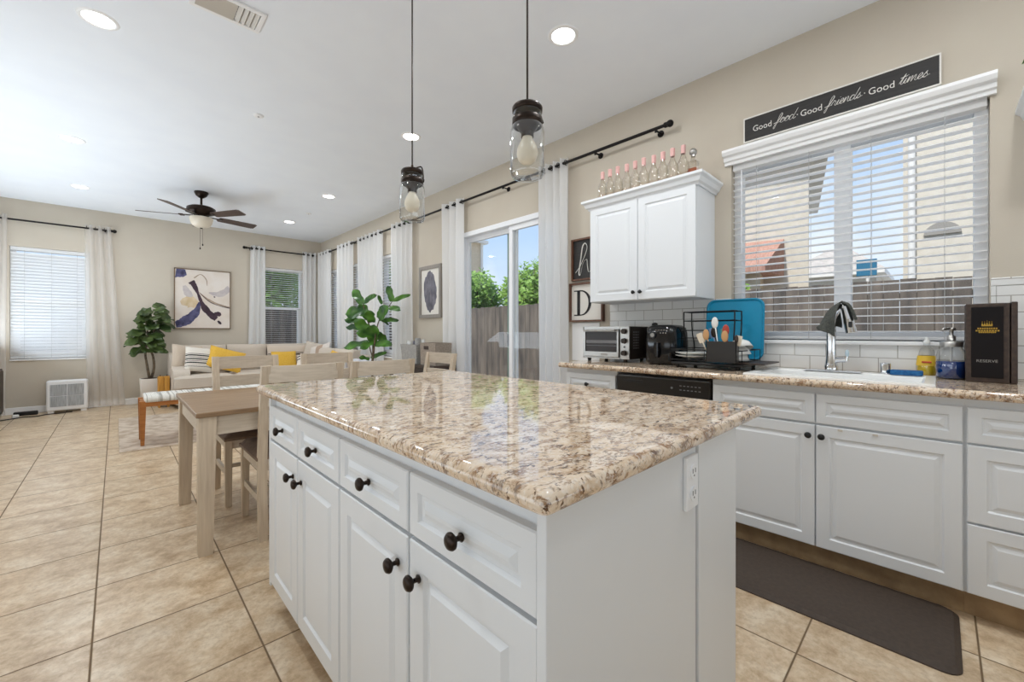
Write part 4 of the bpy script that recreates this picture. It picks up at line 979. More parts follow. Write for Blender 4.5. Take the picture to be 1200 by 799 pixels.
utensil('wooden_spatula', 'tan wooden spatula at the left end of the utensil caddy', .945, xx, 1.085, 'utens5', 'flat', (-.004, .05))
utensil('wooden_spoon', 'brown wooden spoon leaning left in the utensil caddy', .925, xx, 1.105, 'utens1', 'spoon', (-.008, .04))
utensil('spatula', 'blue spatula in the utensil caddy behind the white spoon', .905, xx + .01, 1.115, 'utens3', 'flat', (.004, .03))
utensil('serving_spoon', 'tall white spoon rising highest from the utensil caddy', .89, xx - .008, 1.175, 'ceramic', 'spoon', (-.012, .024))
utensil('spatula', 'green spatula in the utensil caddy beside the white spoon', .868, xx + .008, 1.11, 'utens4', 'flat', (.004, .006))
utensil('serving_spoon', 'red spoon with white edge in the utensil caddy', .838, xx, 1.13, 'utens2', 'spoon', (-.006, .02))
utensil('wooden_spoon', 'orange brown spoon lowest in the utensil caddy', .855, xx - .01, 1.095, 'utens1', 'spoon', (-.01, .005))
utensil('ladle', 'dark ladle leaning between blue spatula and white spoon in the caddy', .898, xx + .012, 1.12, 'darkvent', 'spoon', (.0, .03))
utensil('spatula', 'pale cream spatula at the right of the red spoon in the caddy', .822, xx + .004, 1.07, 'utens5', 'flat', (0, -.02))
utensil('kitchen_knife', 'slim knife handle at the right end of the utensil caddy', .812, xx, 1.10, 'darkwood', 'handle', (-.005, -.008))
plm = MB().lathe([(0, 0), (.05, 0), (.085, .012), (.115, .02), (.116, .023), (.08, .017), (0, .006)], n=32)
for i, (lb, z) in enumerate((('white plate lying lowest in the wire dish rack', .968), ('white plate lying topmost in the wire dish rack', .987))):
    tag(MB().add(plm.v, plm.f, True).build('plate', 'ceramic', loc=(2.70, 1.10, z)), lb, 'plate', 'plates in the dish rack')
bw = MB().lathe([(0, .0), (.035, 0), (.06, .02), (.072, .055), (.069, .056), (.056, .022), (.03, .006), (0, .005)], n=28)
for i, (lb, p, r) in enumerate((('white bowl tipped upside down topmost at the rack right end', (2.70, .845, 1.085), (radians(160), radians(12), 0)), ('white bowl in the middle of the stack at the rack right end', (2.70, .850, 1.055), (radians(172), 0, 0)), ('white bowl lowest of the stack at the rack right end', (2.70, .852, 1.026), (radians(180), 0, 0)))):
    o = MB().add(bw.v, bw.f, True).build('bowl', 'ceramic', loc=p); o.rotation_euler = r; tag(o, lb, 'bowl', 'bowls in the dish rack')
# big blue tray standing against the window
bt_ = MB(); a = rounded_rect(-.178, .178, 0, .405, .055, 8); a2 = [(x * .93, .2025 + (y - .2025) * .93) for x, y in a]; n_ = len(a)
v = [(0, x, y) for x, y in a] + [(.014, x, y) for x, y in a] + [(.016, x * .97, .2025 + (y - .2025) * .97) for x, y in a] + [(.004, x, y) for x, y in a2]
bt_.add(v, [(r * n_ + i, r * n_ + (i + 1) % n_, (r + 1) * n_ + (i + 1) % n_, (r + 1) * n_ + i) for r in range(3) for i in range(n_)], True); bt_.add([v[i] for i in range(n_)] + v[3 * n_:], [tuple(range(n_)), tuple(range(n_, 2 * n_))])
bt_.xf(Matrix.Rotation(radians(5), 4, 'Y') @ Matrix.Diagonal((-1, 1, 1, 1)))
o = bt_.build('serving_tray', 'blue', loc=(2.965, .955, .966)); tag(o, 'large bright blue plastic tray standing behind the dish rack', 'tray')
o.location = (2.962, .952, .957)

# ------------------------------------------------------------------ dining set
TX0, TX1, TY0, TY1, TZ = .287, 1.74, 2.575, 3.53, .732
dt = thing('dining_table', 'weathered wood dining table with whitewashed legs behind the island', 'dining table', (1.01, 3.05, 0))
MB().box(TX0, TX1, TY0, TY1, TZ - .026, TZ, .004).build('tabletop', 'tablewood', dt, world=True)
ap = MB(); ap.box(TX0 + .07, TX1 - .07, TY0 + .025, TY0 + .05, TZ - .125, TZ - .026).box(TX0 + .07, TX1 - .07, TY1 - .05, TY1 - .025, TZ - .125, TZ - .026).box(TX0 + .025, TX0 + .05, TY0 + .07, TY1 - .07, TZ - .125, TZ - .026).box(TX1 - .05, TX1 - .025, TY0 + .07, TY1 - .07, TZ - .125, TZ - .026)
ap.build('apron', 'chairwood', dt, world=True)
for sx_ in (0, 1):
    for sy_ in (0, 1):
        xa = TX0 + .012 if sx_ == 0 else TX1 - .012; ya = TY0 + .012 if sy_ == 0 else TY1 - .012; dx = 1 if sx_ == 0 else -1; dy = 1 if sy_ == 0 else -1
        def q(w_): return (min(xa, xa + dx * w_), max(xa, xa + dx * w_), min(ya, ya + dy * w_), max(ya, ya + dy * w_))
        MB().hexa(q(.060), q(.076), 0, TZ - .026).build('leg', 'chairwoodz', dt, world=True)
def make_chair(label):
    t = thing('dining_chair', label, 'chair', (0, 0, 0), 0, 'whitewashed ladder-back dining chairs')
    w = .435; h2 = w / 2
    # seat front is +Y, back is -Y
    sc = MB()
    def fn(u, v):
        x = (u - .5) * (w + .01); y = -.20 + v * .45; e_ = min(1, min(u, 1 - u, v, 1 - v) / .12); return (x, y, .445 + .038 * (1 - (1 - e_) ** 2))
    sc.grid(fn, 14, 14); sc.box(-h2 - .005, h2 + .005, -.20, .25, .432, .447); sc.build('seat_cushion', 'cushion', t)
    sf = MB(); sf.box(-h2 + .03, h2 - .03, .205, .225, .375, .434).box(-h2 + .03, h2 - .03, -.215, -.195, .375, .434).box(-h2 + .008, -h2 + .028, -.18, .20, .375, .434).box(h2 - .028, h2 - .008, -.18, .20, .375, .434); sf.build('seat_frame', 'chairwood', t)
    for s_ in (-1, 1):
        x0, x1 = sorted((s_ * h2, s_ * (h2 - .042))); MB().hexa((x0 + .004, x1 - .004, .196, .232), (x0, x1, .192, .234), 0, .434).build('front_leg', 'chairwoodz', t)
        p = MB(); L = [(-.235, -.195, 0), (-.222, -.182, .25), (-.222, -.180, .45), (-.25, -.215, .72), (-.290, -.260, .957)]
        v = [(x, y, z) for a, b, z in L for x, y in ((x0, a), (x1, a), (x1, b), (x0, b))]
        p.add(v, [(i * 4 + k, i * 4 + (k + 1) % 4, (i + 1) * 4 + (k + 1) % 4, (i + 1) * 4 + k) for i in range(4) for k in range(4)] + [(3, 2, 1, 0), (16, 17, 18, 19)]); p.build('rear_post', 'chairwoodz', t)
        MB().box(x0 + .012, x1 - .012, -.19, .20, .19, .225).build('stretcher', 'chairwood', t)
    MB().box(-h2 + .02, h2 - .02, -.0, .022, .195, .22).build('stretcher', 'chairwood', t)
    for z0_, z1_ in ((.865, .955), (.735, .815), (.60, .665)):
        r = MB(); zc_ = (z0_ + z1_) / 2; yb = -.236 - .045 * (zc_ - .72) / .245
        n = 10; xs = [-h2 + .035 + (w - .07) * i / n for i in range(n + 1)]; yy = [yb - .024 * math.cos(pi * (i / n - .5)) for i in range(n + 1)]
        v = [(x, y + d, z) for x, y in zip(xs, yy) for d, z in ((-.011, z0_), (.011, z0_), (.011, z1_ - .0), (-.011, z1_))]
        r.add(v, [(i * 4 + k, i * 4 + (k + 1) % 4, i * 4 + 4 + (k + 1) % 4, i * 4 + 4 + k) for i in range(n) for k in range(4)] + [(3, 2, 1, 0), (n * 4, n * 4 + 1, n * 4 + 2, n * 4 + 3)]); r.build('back_rail', 'chairwood', t)
    return t
ch = make_chair('dining chair on the island side, its post just left of the granite corner'); ch.location = (.775, 2.785, 0)
dup(ch, (1.265, 2.79, 0), 0, 'dining chair on the island side, second from the table left end')
dup(ch, (.725, 3.44, 0), pi, 'dining chair across the table nearest the woven bench')
dup(ch, (1.335, 3.45, 0), pi, 'dining chair across the table with yellow cushions behind its back')
dup(ch, (1.80, 3.06, 0), radians(90), 'dining chair at the table end, closest to the sliding door')

# woven bench
bn = thing('woven_bench', 'honey wood bench with a white woven cord seat beyond the table', 'bench', (.75, 5.68, 0))
bn.location.z = .0085
bX0, bX1, bY0, bY1 = .165, 1.34, 5.475, 5.87
MB().box(bX0 + .01, bX1 - .01, bY0 + .004, bY1 - .004, .385, .435, .004).build('rail', 'benchwood', bn, world=True)
wv = MB(); n = 96
wv.box(bX0 + .04, bX1 - .04, bY0 - .001, bY1 + .001, .428, .478, .006)
for i in range(n):
    x = bX0 + .045 + (bX1 - bX0 - .09) * (i + .5) / n; wv.tube([(x, bY0 - .005, .432), (x, bY0 - .006, .462), (x, bY0 + .006, .482), (x, bY1 - .006, .482), (x, bY1 + .006, .462), (x, bY1 + .005, .432)], .0062, 6)
wv.build('woven_seat', 'weave', bn, world=True)
for x, dx in ((bX0, 1), (bX1, -1)):
    for y, dy in ((bY0, 1), (bY1, -1)):
        def q(w_, o=0): return (min(x + dx * o, x + dx * (o + w_)), max(x + dx * o, x + dx * (o + w_)), min(y + dy * o, y + dy * (o + w_)), max(y + dy * o, y + dy * (o + w_)))
        MB().hexa(q(.030, .008), q(.052), 0, .44).build('leg', 'benchwood', bn, world=True)
M['rug'] = noisy('faded_patterned_rug', srgb(206, 192, 176), srgb(178, 160, 142), 9, .98, (1, 1, 1), 6, .3, .42, .60)
tag(MB().box(.02, 2.15, 5.34, 7.45, 0, .008, .003).build('area_rug', 'rug', loc=(1.1, 6.4, 0), world=True), 'faded beige patterned rug under the woven bench', 'rug')

# ------------------------------------------------------------------ sofa
sf = thing('sectional_sofa', 'beige L-shaped sectional sofa along the far wall', 'sofa', (1.8, 8.1, 0))
MB().box(.62, 2.90, 7.78, 8.70, .06, .30, .02).box(2.12, 2.90, 6.2, 7.80, .06, .30, .02).build('base', 'sofa', sf, world=True)
MB().box(.62, 2.90, 8.50, 8.70, .28, .82, .05).build('backrest', 'sofa', sf, world=True)
MB().box(2.72, 2.90, 6.2, 8.52, .28, .78, .05).build('return_backrest', 'sofa', sf, world=True)
ar = MB(); prof = [(8.72, .08), (8.72, .78), (8.66, .82), (8.5, .81), (8.3, .74), (8.05, .63), (7.88, .58), (7.80, .56), (7.765, .50), (7.765, .08)]
ar.prism(prof, 0, .60, .80, False); ao = ar.build('arm', 'sofa', sf, world=True); md = ao.modifiers.new('bevel', 'BEVEL'); md.width = .04; md.segments = 3
def cushion(mb, x0, x1, y0, y1, z0, z1, puff=.03):
    k = 12
    def face(u, v, s_):
        e_ = min(1, min(u, 1 - u, v, 1 - v) / .16); h = (1 - (1 - e_) ** 3); zm = (z0 + z1) / 2; return (x0 + (x1 - x0) * u, y0 + (y1 - y0) * v, zm + s_ * ((z1 - z0) / 2 * (.72 + .28 * h) + puff * math.sin(pi * u) * math.sin(pi * v)))
    mb.grid(lambda u, v: face(u, v, 1), k, k); mb.grid(lambda u, v: face(u, v, -1), k, k)
    # rim
    per = [(i / k, 0) for i in range(k)] + [(1, i / k) for i in range(k)] + [(1 - i / k, 1) for i in range(k)] + [(0, 1 - i / k) for i in range(k)]
    v = [face(u, w, 1) for u, w in per] + [face(u, w, -1) for u, w in per]; n = len(per)
    mb.add(v, [(i, (i + 1) % n, n + (i + 1) % n, n + i) for i in range(n)], True); return mb
c1 = cushion(MB(), .605, 1.36, 7.60, 8.45, .295, .485, .012); c1.build('seat_cushion', 'sofa', sf, world=True)
cushion(MB(), 1.37, 2.12, 7.60, 8.45, .295, .485, .012).build('seat_cushion', 'sofa', sf, world=True)
cushion(MB(), 2.13, 2.72, 7.0, 8.45, .295, .485, .012).build('seat_cushion', 'sofa', sf, world=True)
cushion(MB(), 2.13, 2.72, 6.22, 6.99, .295, .485, .012).build('seat_cushion', 'sofa', sf, world=True)
def upc(x0, x1, y, z0, z1, th=.18):
    mb = cushion(MB(), x0, x1, z0, z1, -th / 2, th / 2, .03); mb.v = [(x, y + z * 1.0 + (yy - z0) * .12, yy) for x, yy, z in mb.v]; return mb
for a, b in ((.80, 1.335), (1.35, 1.935), (1.95, 2.62)): upc(a, b, 8.38, .48, .925).build('back_cushion', 'sofa', sf, world=True)
for a, b in ((6.25, 6.98), (7.0, 7.75)):
    mb = cushion(MB(), a, b, .48, .86, -.08, .08, .03); mb.v = [(2.64 + z + (yy - .48) * .12, x, yy) for x, yy, z in mb.v]; mb.build('back_cushion', 'sofa', sf, world=True)
for x, y in ((.68, 7.86), (.68, 8.62), (2.2, 6.28), (2.84, 6.28), (2.84, 8.62)): MB().cyl((x, y, 0), (x, y, .07), .02, .026, 12).build('foot', 'darkwood', sf, world=True)
def pillow(label, loc, w, h, t, m, rot=(0, 0, 0), tilt=-14):
    mb = MB(); k = 14
    def fn(u, v, s_):
        a, b = u * 2 - 1, v * 2 - 1; e_ = max(0, (1 - a ** 4)) * max(0, (1 - b ** 4)); pinch = 1 - .07 * (1 - abs(a)) * 0 - .06 * (1 - b * b) * abs(a) ** 6
        return (w / 2 * a * (1 - .05 * (1 - b * b)) , s_ * t / 2 * e_ ** .55, h / 2 * b * (1 - .05 * (1 - a * a)))
    mb.grid(lambda u, v: fn(u, v, 1), k, k); mb.grid(lambda u, v: fn(u, v, -1), k, k)
    o = mb.build('throw_pillow', m, loc=loc); o.rotation_euler = (radians(tilt), radians(rot[1]), radians(rot[2])); return tag(o, label, 'pillow', 'throw pillows on the sectional sofa')
pillow('plain beige pillow behind the striped one at the sofa left arm', (.80, 8.14, .745), .42, .40, .13, 'pillowbeige', (0, 8, 18), -16)
pillow('white pillow with black stripes at the sofa left end', (.93, 7.99, .71), .37, .40, .14, 'stripe', (0, 8, 8), -18)
pillow('mustard yellow pillow lying beside the black striped one', (1.27, 7.97, .70), .50, .36, .14, 'yellow', (0, 18, -4), -22)
pillow('long beige lumbar pillow with dark band below the far window', (2.24, 8.20, .745), .66, .33, .14, 'stripe2', (0, 0, 0), -16)
pillow('mustard yellow pillow in front of the long lumbar pillow', (2.13, 7.98, .64), .40, .34, .13, 'yellow', (0, 0, 0), -18)
pillow('plain off-white pillow right of the long lumbar pillow', (2.66, 8.05, .74), .44, .42, .13, 'sofa', (0, 12, -40), -18)
pillow('pale pillow with tan band in the sofa corner', (2.62, 7.68, .72), .44, .42, .13, 'stripe3', (0, -14, -60), -20)
pillow('white pillow with black arcs on the sofa return seat', (2.36, 7.35, .62), .44, .30, .13, 'arcs', (0, 0, -30), -30)
pillow('small mustard pillow at the sofa end beside the tall plant', (2.50, 6.62, .66), .36, .34, .13, 'yellow', (0, 10, -72), -18)
tb = MB()
def thr(u, v):
    a = u * pi; x = 2.52 + .38 * v; return (x, 6.19 - .14 * cos(a) , .30 + .36 * sin(a) ** .6 + .015 * sin(v * 12 + u * 5))
M['throw'] = noisy('pale_grey_white_throw', srgb(212, 214, 222), srgb(226, 226, 230), 60, .95, bump=.3)
tb.grid(lambda u, v: (2.50 + .40 * v, 6.17 + .10 * cos(pi * u) * -1, .28 + .44 * max(0, sin(pi * u)) ** .45 + .012 * sin(v * 14 + u * 6)), 16, 14)
tag(tb.build('throw_blanket', 'throw', loc=(2.7, 6.17, .28), world=True, solid=.01), 'pale folded throw on the sofa end behind the tall plant', 'blanket')

# ------------------------------------------------------------------ plants
Rv = Vector((.7206, -.6934, 0)); Fv = Vector((.6934, .7206, 0)); Up = Vector((0, 0, 1))
tp2 = thing('fiddle_leaf_fig', 'tall bright green fiddle leaf fig before the right wall windows', 'plant', (2.45, 5.22, 0))
O2 = Vector((0, 0, .722))
def P2(a, b, d=0): return O2 + Rv * a * .95 + Up * b * .95 + Fv * d * .9
MB().lathe([(0, 0), (.13, 0), (.145, .02), (.165, .34), (.155, .345), (.145, .30), (0, .30)], n=28).build('pot', 'potwhite', tp2); MB().lathe([(0, .305), (.148, .303)], n=24).build('soil', 'soil', tp2)
st = MB()
for pts, r0, r1 in (([(0, -.40, 0), (0, 0, 0), (.01, .12, 0), (.0, .30, .02), (-.04, .5, .02), (-.10, .70, 0), (-.13, .85, 0)], .017, .006), ([(0, 0, 0), (.03, .15, -.03), (.05, .35, -.04), (.10, .60, -.02), (.19, .74, 0), (.28, .87, 0)], .012, .005), ([(.0, .1, 0), (-.04, .2, .03), (-.06, .3, .05)], .010, .005)):
    p = spline([P2(*q) for q in pts], 5); st.tube(p, [r0 + (r1 - r0) * i / (len(p) - 1) for i in range(len(p))], 8)
st.build('stems', 'bark', tp2)
lf = MB()
LV = [(-.135, .83, -.30, 1.06, .085, .1, -.3), (-.07, .72, -.34, .70, .125, -.10, .0), (-.11, .575, -.39, .63, .075, .0, .25), (-.14, .485, -.405, .53, .06, .1, -.2), (-.126, .845, .09, .97, .06, -.1, .3),
      (.136, .83, .08, .965, .035, .0, -.2), (.28, .87, .217, 1.10, .065, .0, -.1), (.28, .87, .505, .99, .05, .12, .2), (.235, .78, .424, .755, .06, -.12, .0), (.09, .62, .235, .82, .105, -.08, .1),
      (.12, .60, .343, .62, .055, .1, -.15), (.0, .575, -.02, .75, .085, -.12, .1), (.0, .30, .05, .56, .115, -.10, .2), (-.05, .29, -.42, .24, .075, .05, .0), (.02, .27, .29, .29, .075, -.05, .15), (-.02, .08, .19, .17, .045, .05, .1),
      (-.02, .45, -.20, .62, .095, -.15, -.1), (.04, .38, -.16, .44, .08, -.2, .1), (.05, .42, .15, .30, .09, .15, -.1), (-.04, .06, -.17, .10, .04, -.05, 0), (.12, .62, .20, .55, .03, .1, .1), (-.05, .62, -.22, .86, .09, .12, .1), (.03, .3, -.12, .22, .07, -.15, 0)]
for a0, b0, a1, b1, w_, d1, roll in LV:
    p0, p1 = P2(a0, b0, 0), P2(a1, b1, d1); d = p1 - p0
    up_ = (-Fv + Up * .55 + Rv * roll).normalized()
    leaf(lf, p0, d, d.length, w_ * .80, up=up_, droop=.06, fold=.22, n=10)
lf.build('foliage', 'leafbright', tp2)
tp1 = thing('fiddle_leaf_fig', 'dark leafy fig tree in a white square planter left of the sofa', 'plant', (.375, 8.52, 0))
stack([sq(r, z, 40, 14) for r, z in ((.098, 0), (.100, .004), (.118, .415), (.118, .42))]).build('planter', 'potwhite', tp1); MB().lathe([(0, .4205), (.105, .4212)], n=24).build('soil', 'soil', tp1)
st = MB()
for pts in ([(.0, 0, .41), (-.03, 0, .62), (-.05, .01, .82), (-.02, 0, 1.05), (-.05, 0, 1.35)], [(.02, .02, .41), (.05, 0, .58), (.04, -.01, .75), (.0, 0, .95), (.06, 0, 1.2), (.15, .0, 1.36)]):
    p = spline(pts, 5); st.tube(p, [.019 - .011 * i / (len(p) - 1) for i in range(len(p))], 8)
st.build('stems', 'bark', tp1)
lf = MB(); rnd = random.Random(11)
for i in range(46):
    z = .84 + .68 * ((i + .5) / 46); a = i * 2.39996 + rnd.uniform(-.3, .3); k = math.sin(pi * (.15 + .8 * (z - .84) / .68))
    cxl = .03 * cos(a) + (.05 if z > 1.2 else -.02); d = Vector((cos(a), sin(a), rnd.uniform(-.35, .45)))
    if d.y > .45: d.y *= .35
    leaf(lf, (cxl, .02 * sin(a), z), d, rnd.uniform(.17, .25) * (.72 + .35 * k), rnd.uniform(.065, .09), up=Vector((rnd.uniform(-.3, .3), -.75, .75)), droop=.22, fold=.2, n=8)
for d in ((1, -.2, .1), (-1, -.1, -.1)): leaf(lf, (.0, 0, 1.33 if d[0] > 0 else .98), d, .30, .03, droop=.1, n=8)
lf.build('foliage', 'leafdark', tp1)

# crate beside the planter
cr_ = thing('wooden_crate', 'honey coloured wooden box between white planter and sofa arm', 'crate', (.52, 8.20, 0))
for k in range(2): MB().box(.452 + k * .070, .518 + k * .070, 8.12, 8.135, .06, .475, .004).build('front_board', 'crate', cr_, world=True)
MB().box(.452, .588, 8.136, 8.29, .04, .455, .004).build('box_body', 'crate', cr_, world=True)
for x in (.48, .56): MB().cyl((x, 8.18, .455), (x, 8.18, .49), .010, .006, 10).build('peg', 'darkwood', cr_, world=True)
for x, y in ((.466, 8.15), (.574, 8.15), (.466, 8.275), (.574, 8.275)): MB().box(x - .012, x + .012, y - .012, y + .012, 0, .042).build('foot', 'crate', cr_, world=True)

# ------------------------------------------------------------------ walls: paintings
pa = thing('abstract_painting', 'square cream canvas with indigo and violet paint strokes', 'painting', (1.085, B - .02, 1.195))
M['canvas'] = noisy('cream_paint_canvas', srgb(220, 208, 196), srgb(228, 220, 212), 3.2, .7, (1, 1, 1), 6, .25, .4, .62)
M['goldfrm'] = wood('thin_bronze_frame', srgb(104, 84, 60), srgb(126, 104, 78), .4, 0)
px0, px1, pz0, pz1 = .692, 1.478, 1.195, 2.213
f = MB()
for a in ((px0, px1, pz0, pz0 + .014), (px0, px1, pz1 - .014, pz1), (px0, px0 + .012, pz0, pz1), (px1 - .012, px1, pz0, pz1)): f.box(a[0], a[1], B - .045, B - .001, a[2], a[3])
f.build('frame', 'goldfrm', pa, world=True)
cv = MB().box(px0 + .012, px1 - .012, B - .036, B - .003, pz0 + .014, pz1 - .014).build('canvas', 'canvas', pa, world=True)
def stroke(pts, ws, m, nm, lay=0):
    pts = [((px0 + .012) + s_ * (px1 - px0 - .024), pz0 + .014 + t_ * (pz1 - pz0 - .028)) for s_, t_ in pts]
    P = spline([(x, 0, z) for x, z in pts], 6); n = len(P); v = []
    for i, p in enumerate(P):
        d = (P[min(i + 1, n - 1)] - P[max(i - 1, 0)]).normalized(); nr = Vector((-d.z, 0, d.x)); k = i / (n - 1) * (len(ws) - 1); j = min(int(k), len(ws) - 2); w_ = ws[j] + (ws[j + 1] - ws[j]) * (k - j); w_ *= 1 + .09 * sin(i * .9) + .05 * sin(i * 2.3 + 1)
        for s_ in (-1, 1):
            q = p + nr * s_ * w_; v.append((min(max(q.x, px0 + .014), px1 - .014), B - .0365 - lay * .0006, min(max(q.z, pz0 + .016), pz1 - .016)))
    return MB().add(v, [(2 * i, 2 * i + 1, 2 * i + 3, 2 * i + 2) for i in range(n - 1)]).build(nm, m, cv, world=True)
for nm, c1, c2 in (('indigo', (40, 38, 74), (92, 92, 130)), ('violet', (48, 30, 44), (70, 48, 62)), ('tan', (150, 128, 108), (178, 160, 142)), ('mauve', (188, 178, 180), (202, 194, 192)), ('ochre', (206, 182, 142), (222, 204, 176))): M[nm] = noisy(nm + '_paint', srgb(*c1), srgb(*c2), 12, .6, detail=6)
stroke([(.10, .42), (.22, .45), (.32, .42), (.38, .36)], [.03, .10, .09, .03], 'ochre', 'ochre_wash', .2)
stroke([(.60, .62), (.78, .60), (.92, .66), (1.0, .74)], [.01, .05, .05, .04], 'mauve', 'mauve_wash', .4)
stroke([(.16, .72), (.22, .60), (.30, .54)], [.02, .06, .02], 'mauve', 'mauve_wash', .6)
stroke([(.33, .86), (.45, .93), (.55, .85), (.57, .74)], [.008, .006, .008, .004], 'tan', 'thin_line', 1)
stroke([(.42, .62), (.55, .52), (.72, .44), (.88, .40), (1.0, .37)], [.006, .014, .016, .010, .012], 'tan', 'tan_stroke', 1)
stroke([(.44, .60), (.60, .47), (.78, .40), (1.0, .36)], [.003, .006, .004, .008], 'violet', 'thin_line', 2)
stroke([(.0, .05), (.14, .10), (.28, .19), (.38, .30), (.43, .45)], [.045, .075, .07, .05, .012], 'indigo', 'indigo_stroke', 2)
stroke([(.0, .94), (.08, .93), (.19, .95)], [.085, .075, .05], 'indigo', 'indigo_patch', 2)
stroke([(.28, .80), (.33, .74), (.40, .60), (.46, .46), (.54, .33), (.68, .20), (.74, .16)], [.045, .04, .018, .024, .05, .045, .04], 'violet', 'violet_stroke', 3)
stroke([(.70, .23), (.77, .25), (.82, .22)], [.03, .045, .02], 'violet', 'violet_blot', 4)
stroke([(.77, .13), (.80, .10), (.83, .07)], [.012, .022, .012], 'violet', 'violet_drop', 4)
stroke([(.69, .555), (.705, .55), (.72, .545)], [.006, .012, .006], 'violet', 'violet_drop', 4)

t, b = framed('framed_print', 'grey framed print of a dark feathery form by the sliding door', 'picture', 4.47, 5.0, 1.33, 2.03, .03, .045, 'greywood', 'signwhite')
ob = MB(); rnd = random.Random(5); pts = []
for k in range(40):
    a = 2 * pi * k / 40; r = 1 + rnd.uniform(-.06, .05); pts.append((4.735 + .150 * r * cos(a) * (1 + .10 * sin(2 * a)), 1.685 + .27 * r * sin(a)))
ob.prism(pts, 0, W - .0165, W - .0145); ob.box(W - .0165, W - .0145, 4.725, 4.745, 1.40, 1.45)
M['agate'] = noisy('grey_agate_print', srgb(84, 82, 92), srgb(126, 124, 134), 16, .7, (1, 1, .5), 6, .2, .35, .65)
ob.build('print_motif', 'agate', b, world=True)

# console with baskets
cs = thing('console_table', 'dark low console table under the grey framed print', 'console table', (2.76, 4.5, 0))
MB().box(2.60, 2.91, 3.98, 5.03, .715, .75, .004).build('tabletop', 'darkwood', cs, world=True); MB().box(2.63, 2.89, 4.02, 4.99, .16, .19, .004).build('shelf', 'darkwood', cs, world=True)
MB().box(2.635, 2.885, 4.03, 4.98, .62, .715, .003).build('drawer_box', 'darkwood', cs, world=True)
for x in (2.615, 2.895):
    for y in (4.0, 5.01): MB().box(x - .018, x + .018, y - .018, y + .018, 0, .716).build('leg', 'darkwood', cs, world=True)
gb = thing('storage_basket', 'tall grey fabric basket full of rolled things on the console', 'basket', (2.75, 4.60, .7505))
def openbox(x0, x1, y0, y1, h, t=.006, flare=.02):
    mb = MB(); a = (x0, x1, y0, y1); b = (x0 - flare, x1 + flare, y0 - flare, y1 + flare); i = (x0 + t, x1 - t, y0 + t, y1 - t); j = (x0 - flare + t, x1 + flare - t, y0 - flare + t, y1 + flare - t)
    R = lambda r, z: [(r[0], r[2], z), (r[1], r[2], z), (r[1], r[3], z), (r[0], r[3], z)]
    v = R(a, 0) + R(b, h) + R(j, h) + R(i, .01); mb.add(v, [(k + 4 * q, (k + 1) % 4 + 4 * q, (k + 1) % 4 + 4 * q + 4, k + 4 * q + 4) for q in range(3) for k in range(4)] + [(3, 2, 1, 0), (12, 13, 14, 15)]); return mb
openbox(-.10, .10, -.16, .18, .235).build('basket_body', 'basketgrey', gb)
rl = []
for i, (x, y, r, tl, m) in enumerate(((-.03, .10, .035, .3, 'ceramic'), (.02, .02, .03, -.3, 'grey'), (-.02, -.07, .035, .2, 'basketgrey'), (.03, .13, .025, -.5, 'agate'), (.04, -.10, .03, .4, 'ceramic'))):
    tag(MB().cyl((0, 0, 0), (.03 * tl, .12 * tl, .262 + .02 * (i % 3)), r, n=14).cyl((.03 * tl, .12 * tl, .262 + .02 * (i % 3)), (.03 * tl, .12 * tl, .2625 + .02 * (i % 3)), r * .5, n=10).build('rolled_cloth', m, loc=(2.75 + x, 4.60 + y, .7612)), 'rolled cloth sticking out of the tall grey basket', 'cloth', 'rolled cloths in the grey basket')
tb_ = thing('storage_basket', 'taupe box basket with handle opening right of the grey basket', 'basket', (2.75, 4.16, .7505))
openbox(-.11, .11, -.15, .17, .262, flare=.004).build('basket_body', 'baskettan', tb_)
MB().box(-.118, -.1125, -.01, .09, .185, .225, .002).build('handle_opening', 'darkwood', tb_)

# heater, media console, cables
ht = thing('floor_heater', 'white floor standing box heater below the far left window', 'heater', (-.50, 8.68, 0))
MB().box(-.705, -.297, 8.60, 8.76, .03, .455, .02).build('housing', 'vinyl', ht, world=True)
for a, b in ((-.665, -.505), (-.497, -.337)):
    for c, d in ((.09, .235), (.243, .40)): MB().box(a, b, 8.594, 8.602, c, d, .003).build('grille', 'heatergrille', ht, world=True)
MB().box(-.69, -.63, 8.62, 8.74, 0, .032, .004).build('foot', 'vinyl', ht, world=True); MB().box(-.37, -.31, 8.62, 8.74, 0, .032, .004).build('foot', 'vinyl', ht, world=True)
mc = thing('media_console', 'dark wooden media cabinet cut off by the left picture edge', 'cabinet', (-1.29, 8.1, 0))
MB().box(-1.48, -1.09, 7.55, 8.64, .05, .655, .008).build('body', 'darkwood', mc, world=True)
MB().box(-1.092, -1.078, 7.58, 8.07, .08, .63, .003).build('door', 'darkwood', mc, world=True); MB().box(-1.092, -1.078, 8.09, 8.61, .08, .63, .003).build('door', 'darkwood', mc, world=True)
MB().box(-1.46, -1.11, 7.57, 8.62, 0, .05).build('plinth', 'blackmetal', mc, world=True)
tag(MB().box(-1.0, -.78, 8.64, 8.70, 0, .055, .01).build('speaker_bar', 'black', loc=(-.89, 8.67, 0), world=True), 'low black bar on the floor left of the heater', 'speaker')
tag(MB().box(-.99, -.93, 8.44, 8.50, 0, .045, .012).build('power_adapter', 'plug', loc=(-.96, 8.47, 0), world=True), 'small white plug adapter on the floor by the dark cabinet', 'plug')
cb_ = MB().tube(spline([(-1.08, 8.3, .008), (-.98, 8.38, .008), (-.9, 8.45, .008), (-.78, 8.42, .008), (-.7, 8.5, .008), (-.58, 8.52, .008), (-.45, 8.56, .008)], 6), .007, 6)
tag(cb_.build('floor_cable', 'cable', loc=(-.8, 8.45, .0), world=True), 'black cable snaking on the floor toward the heater', 'cable')

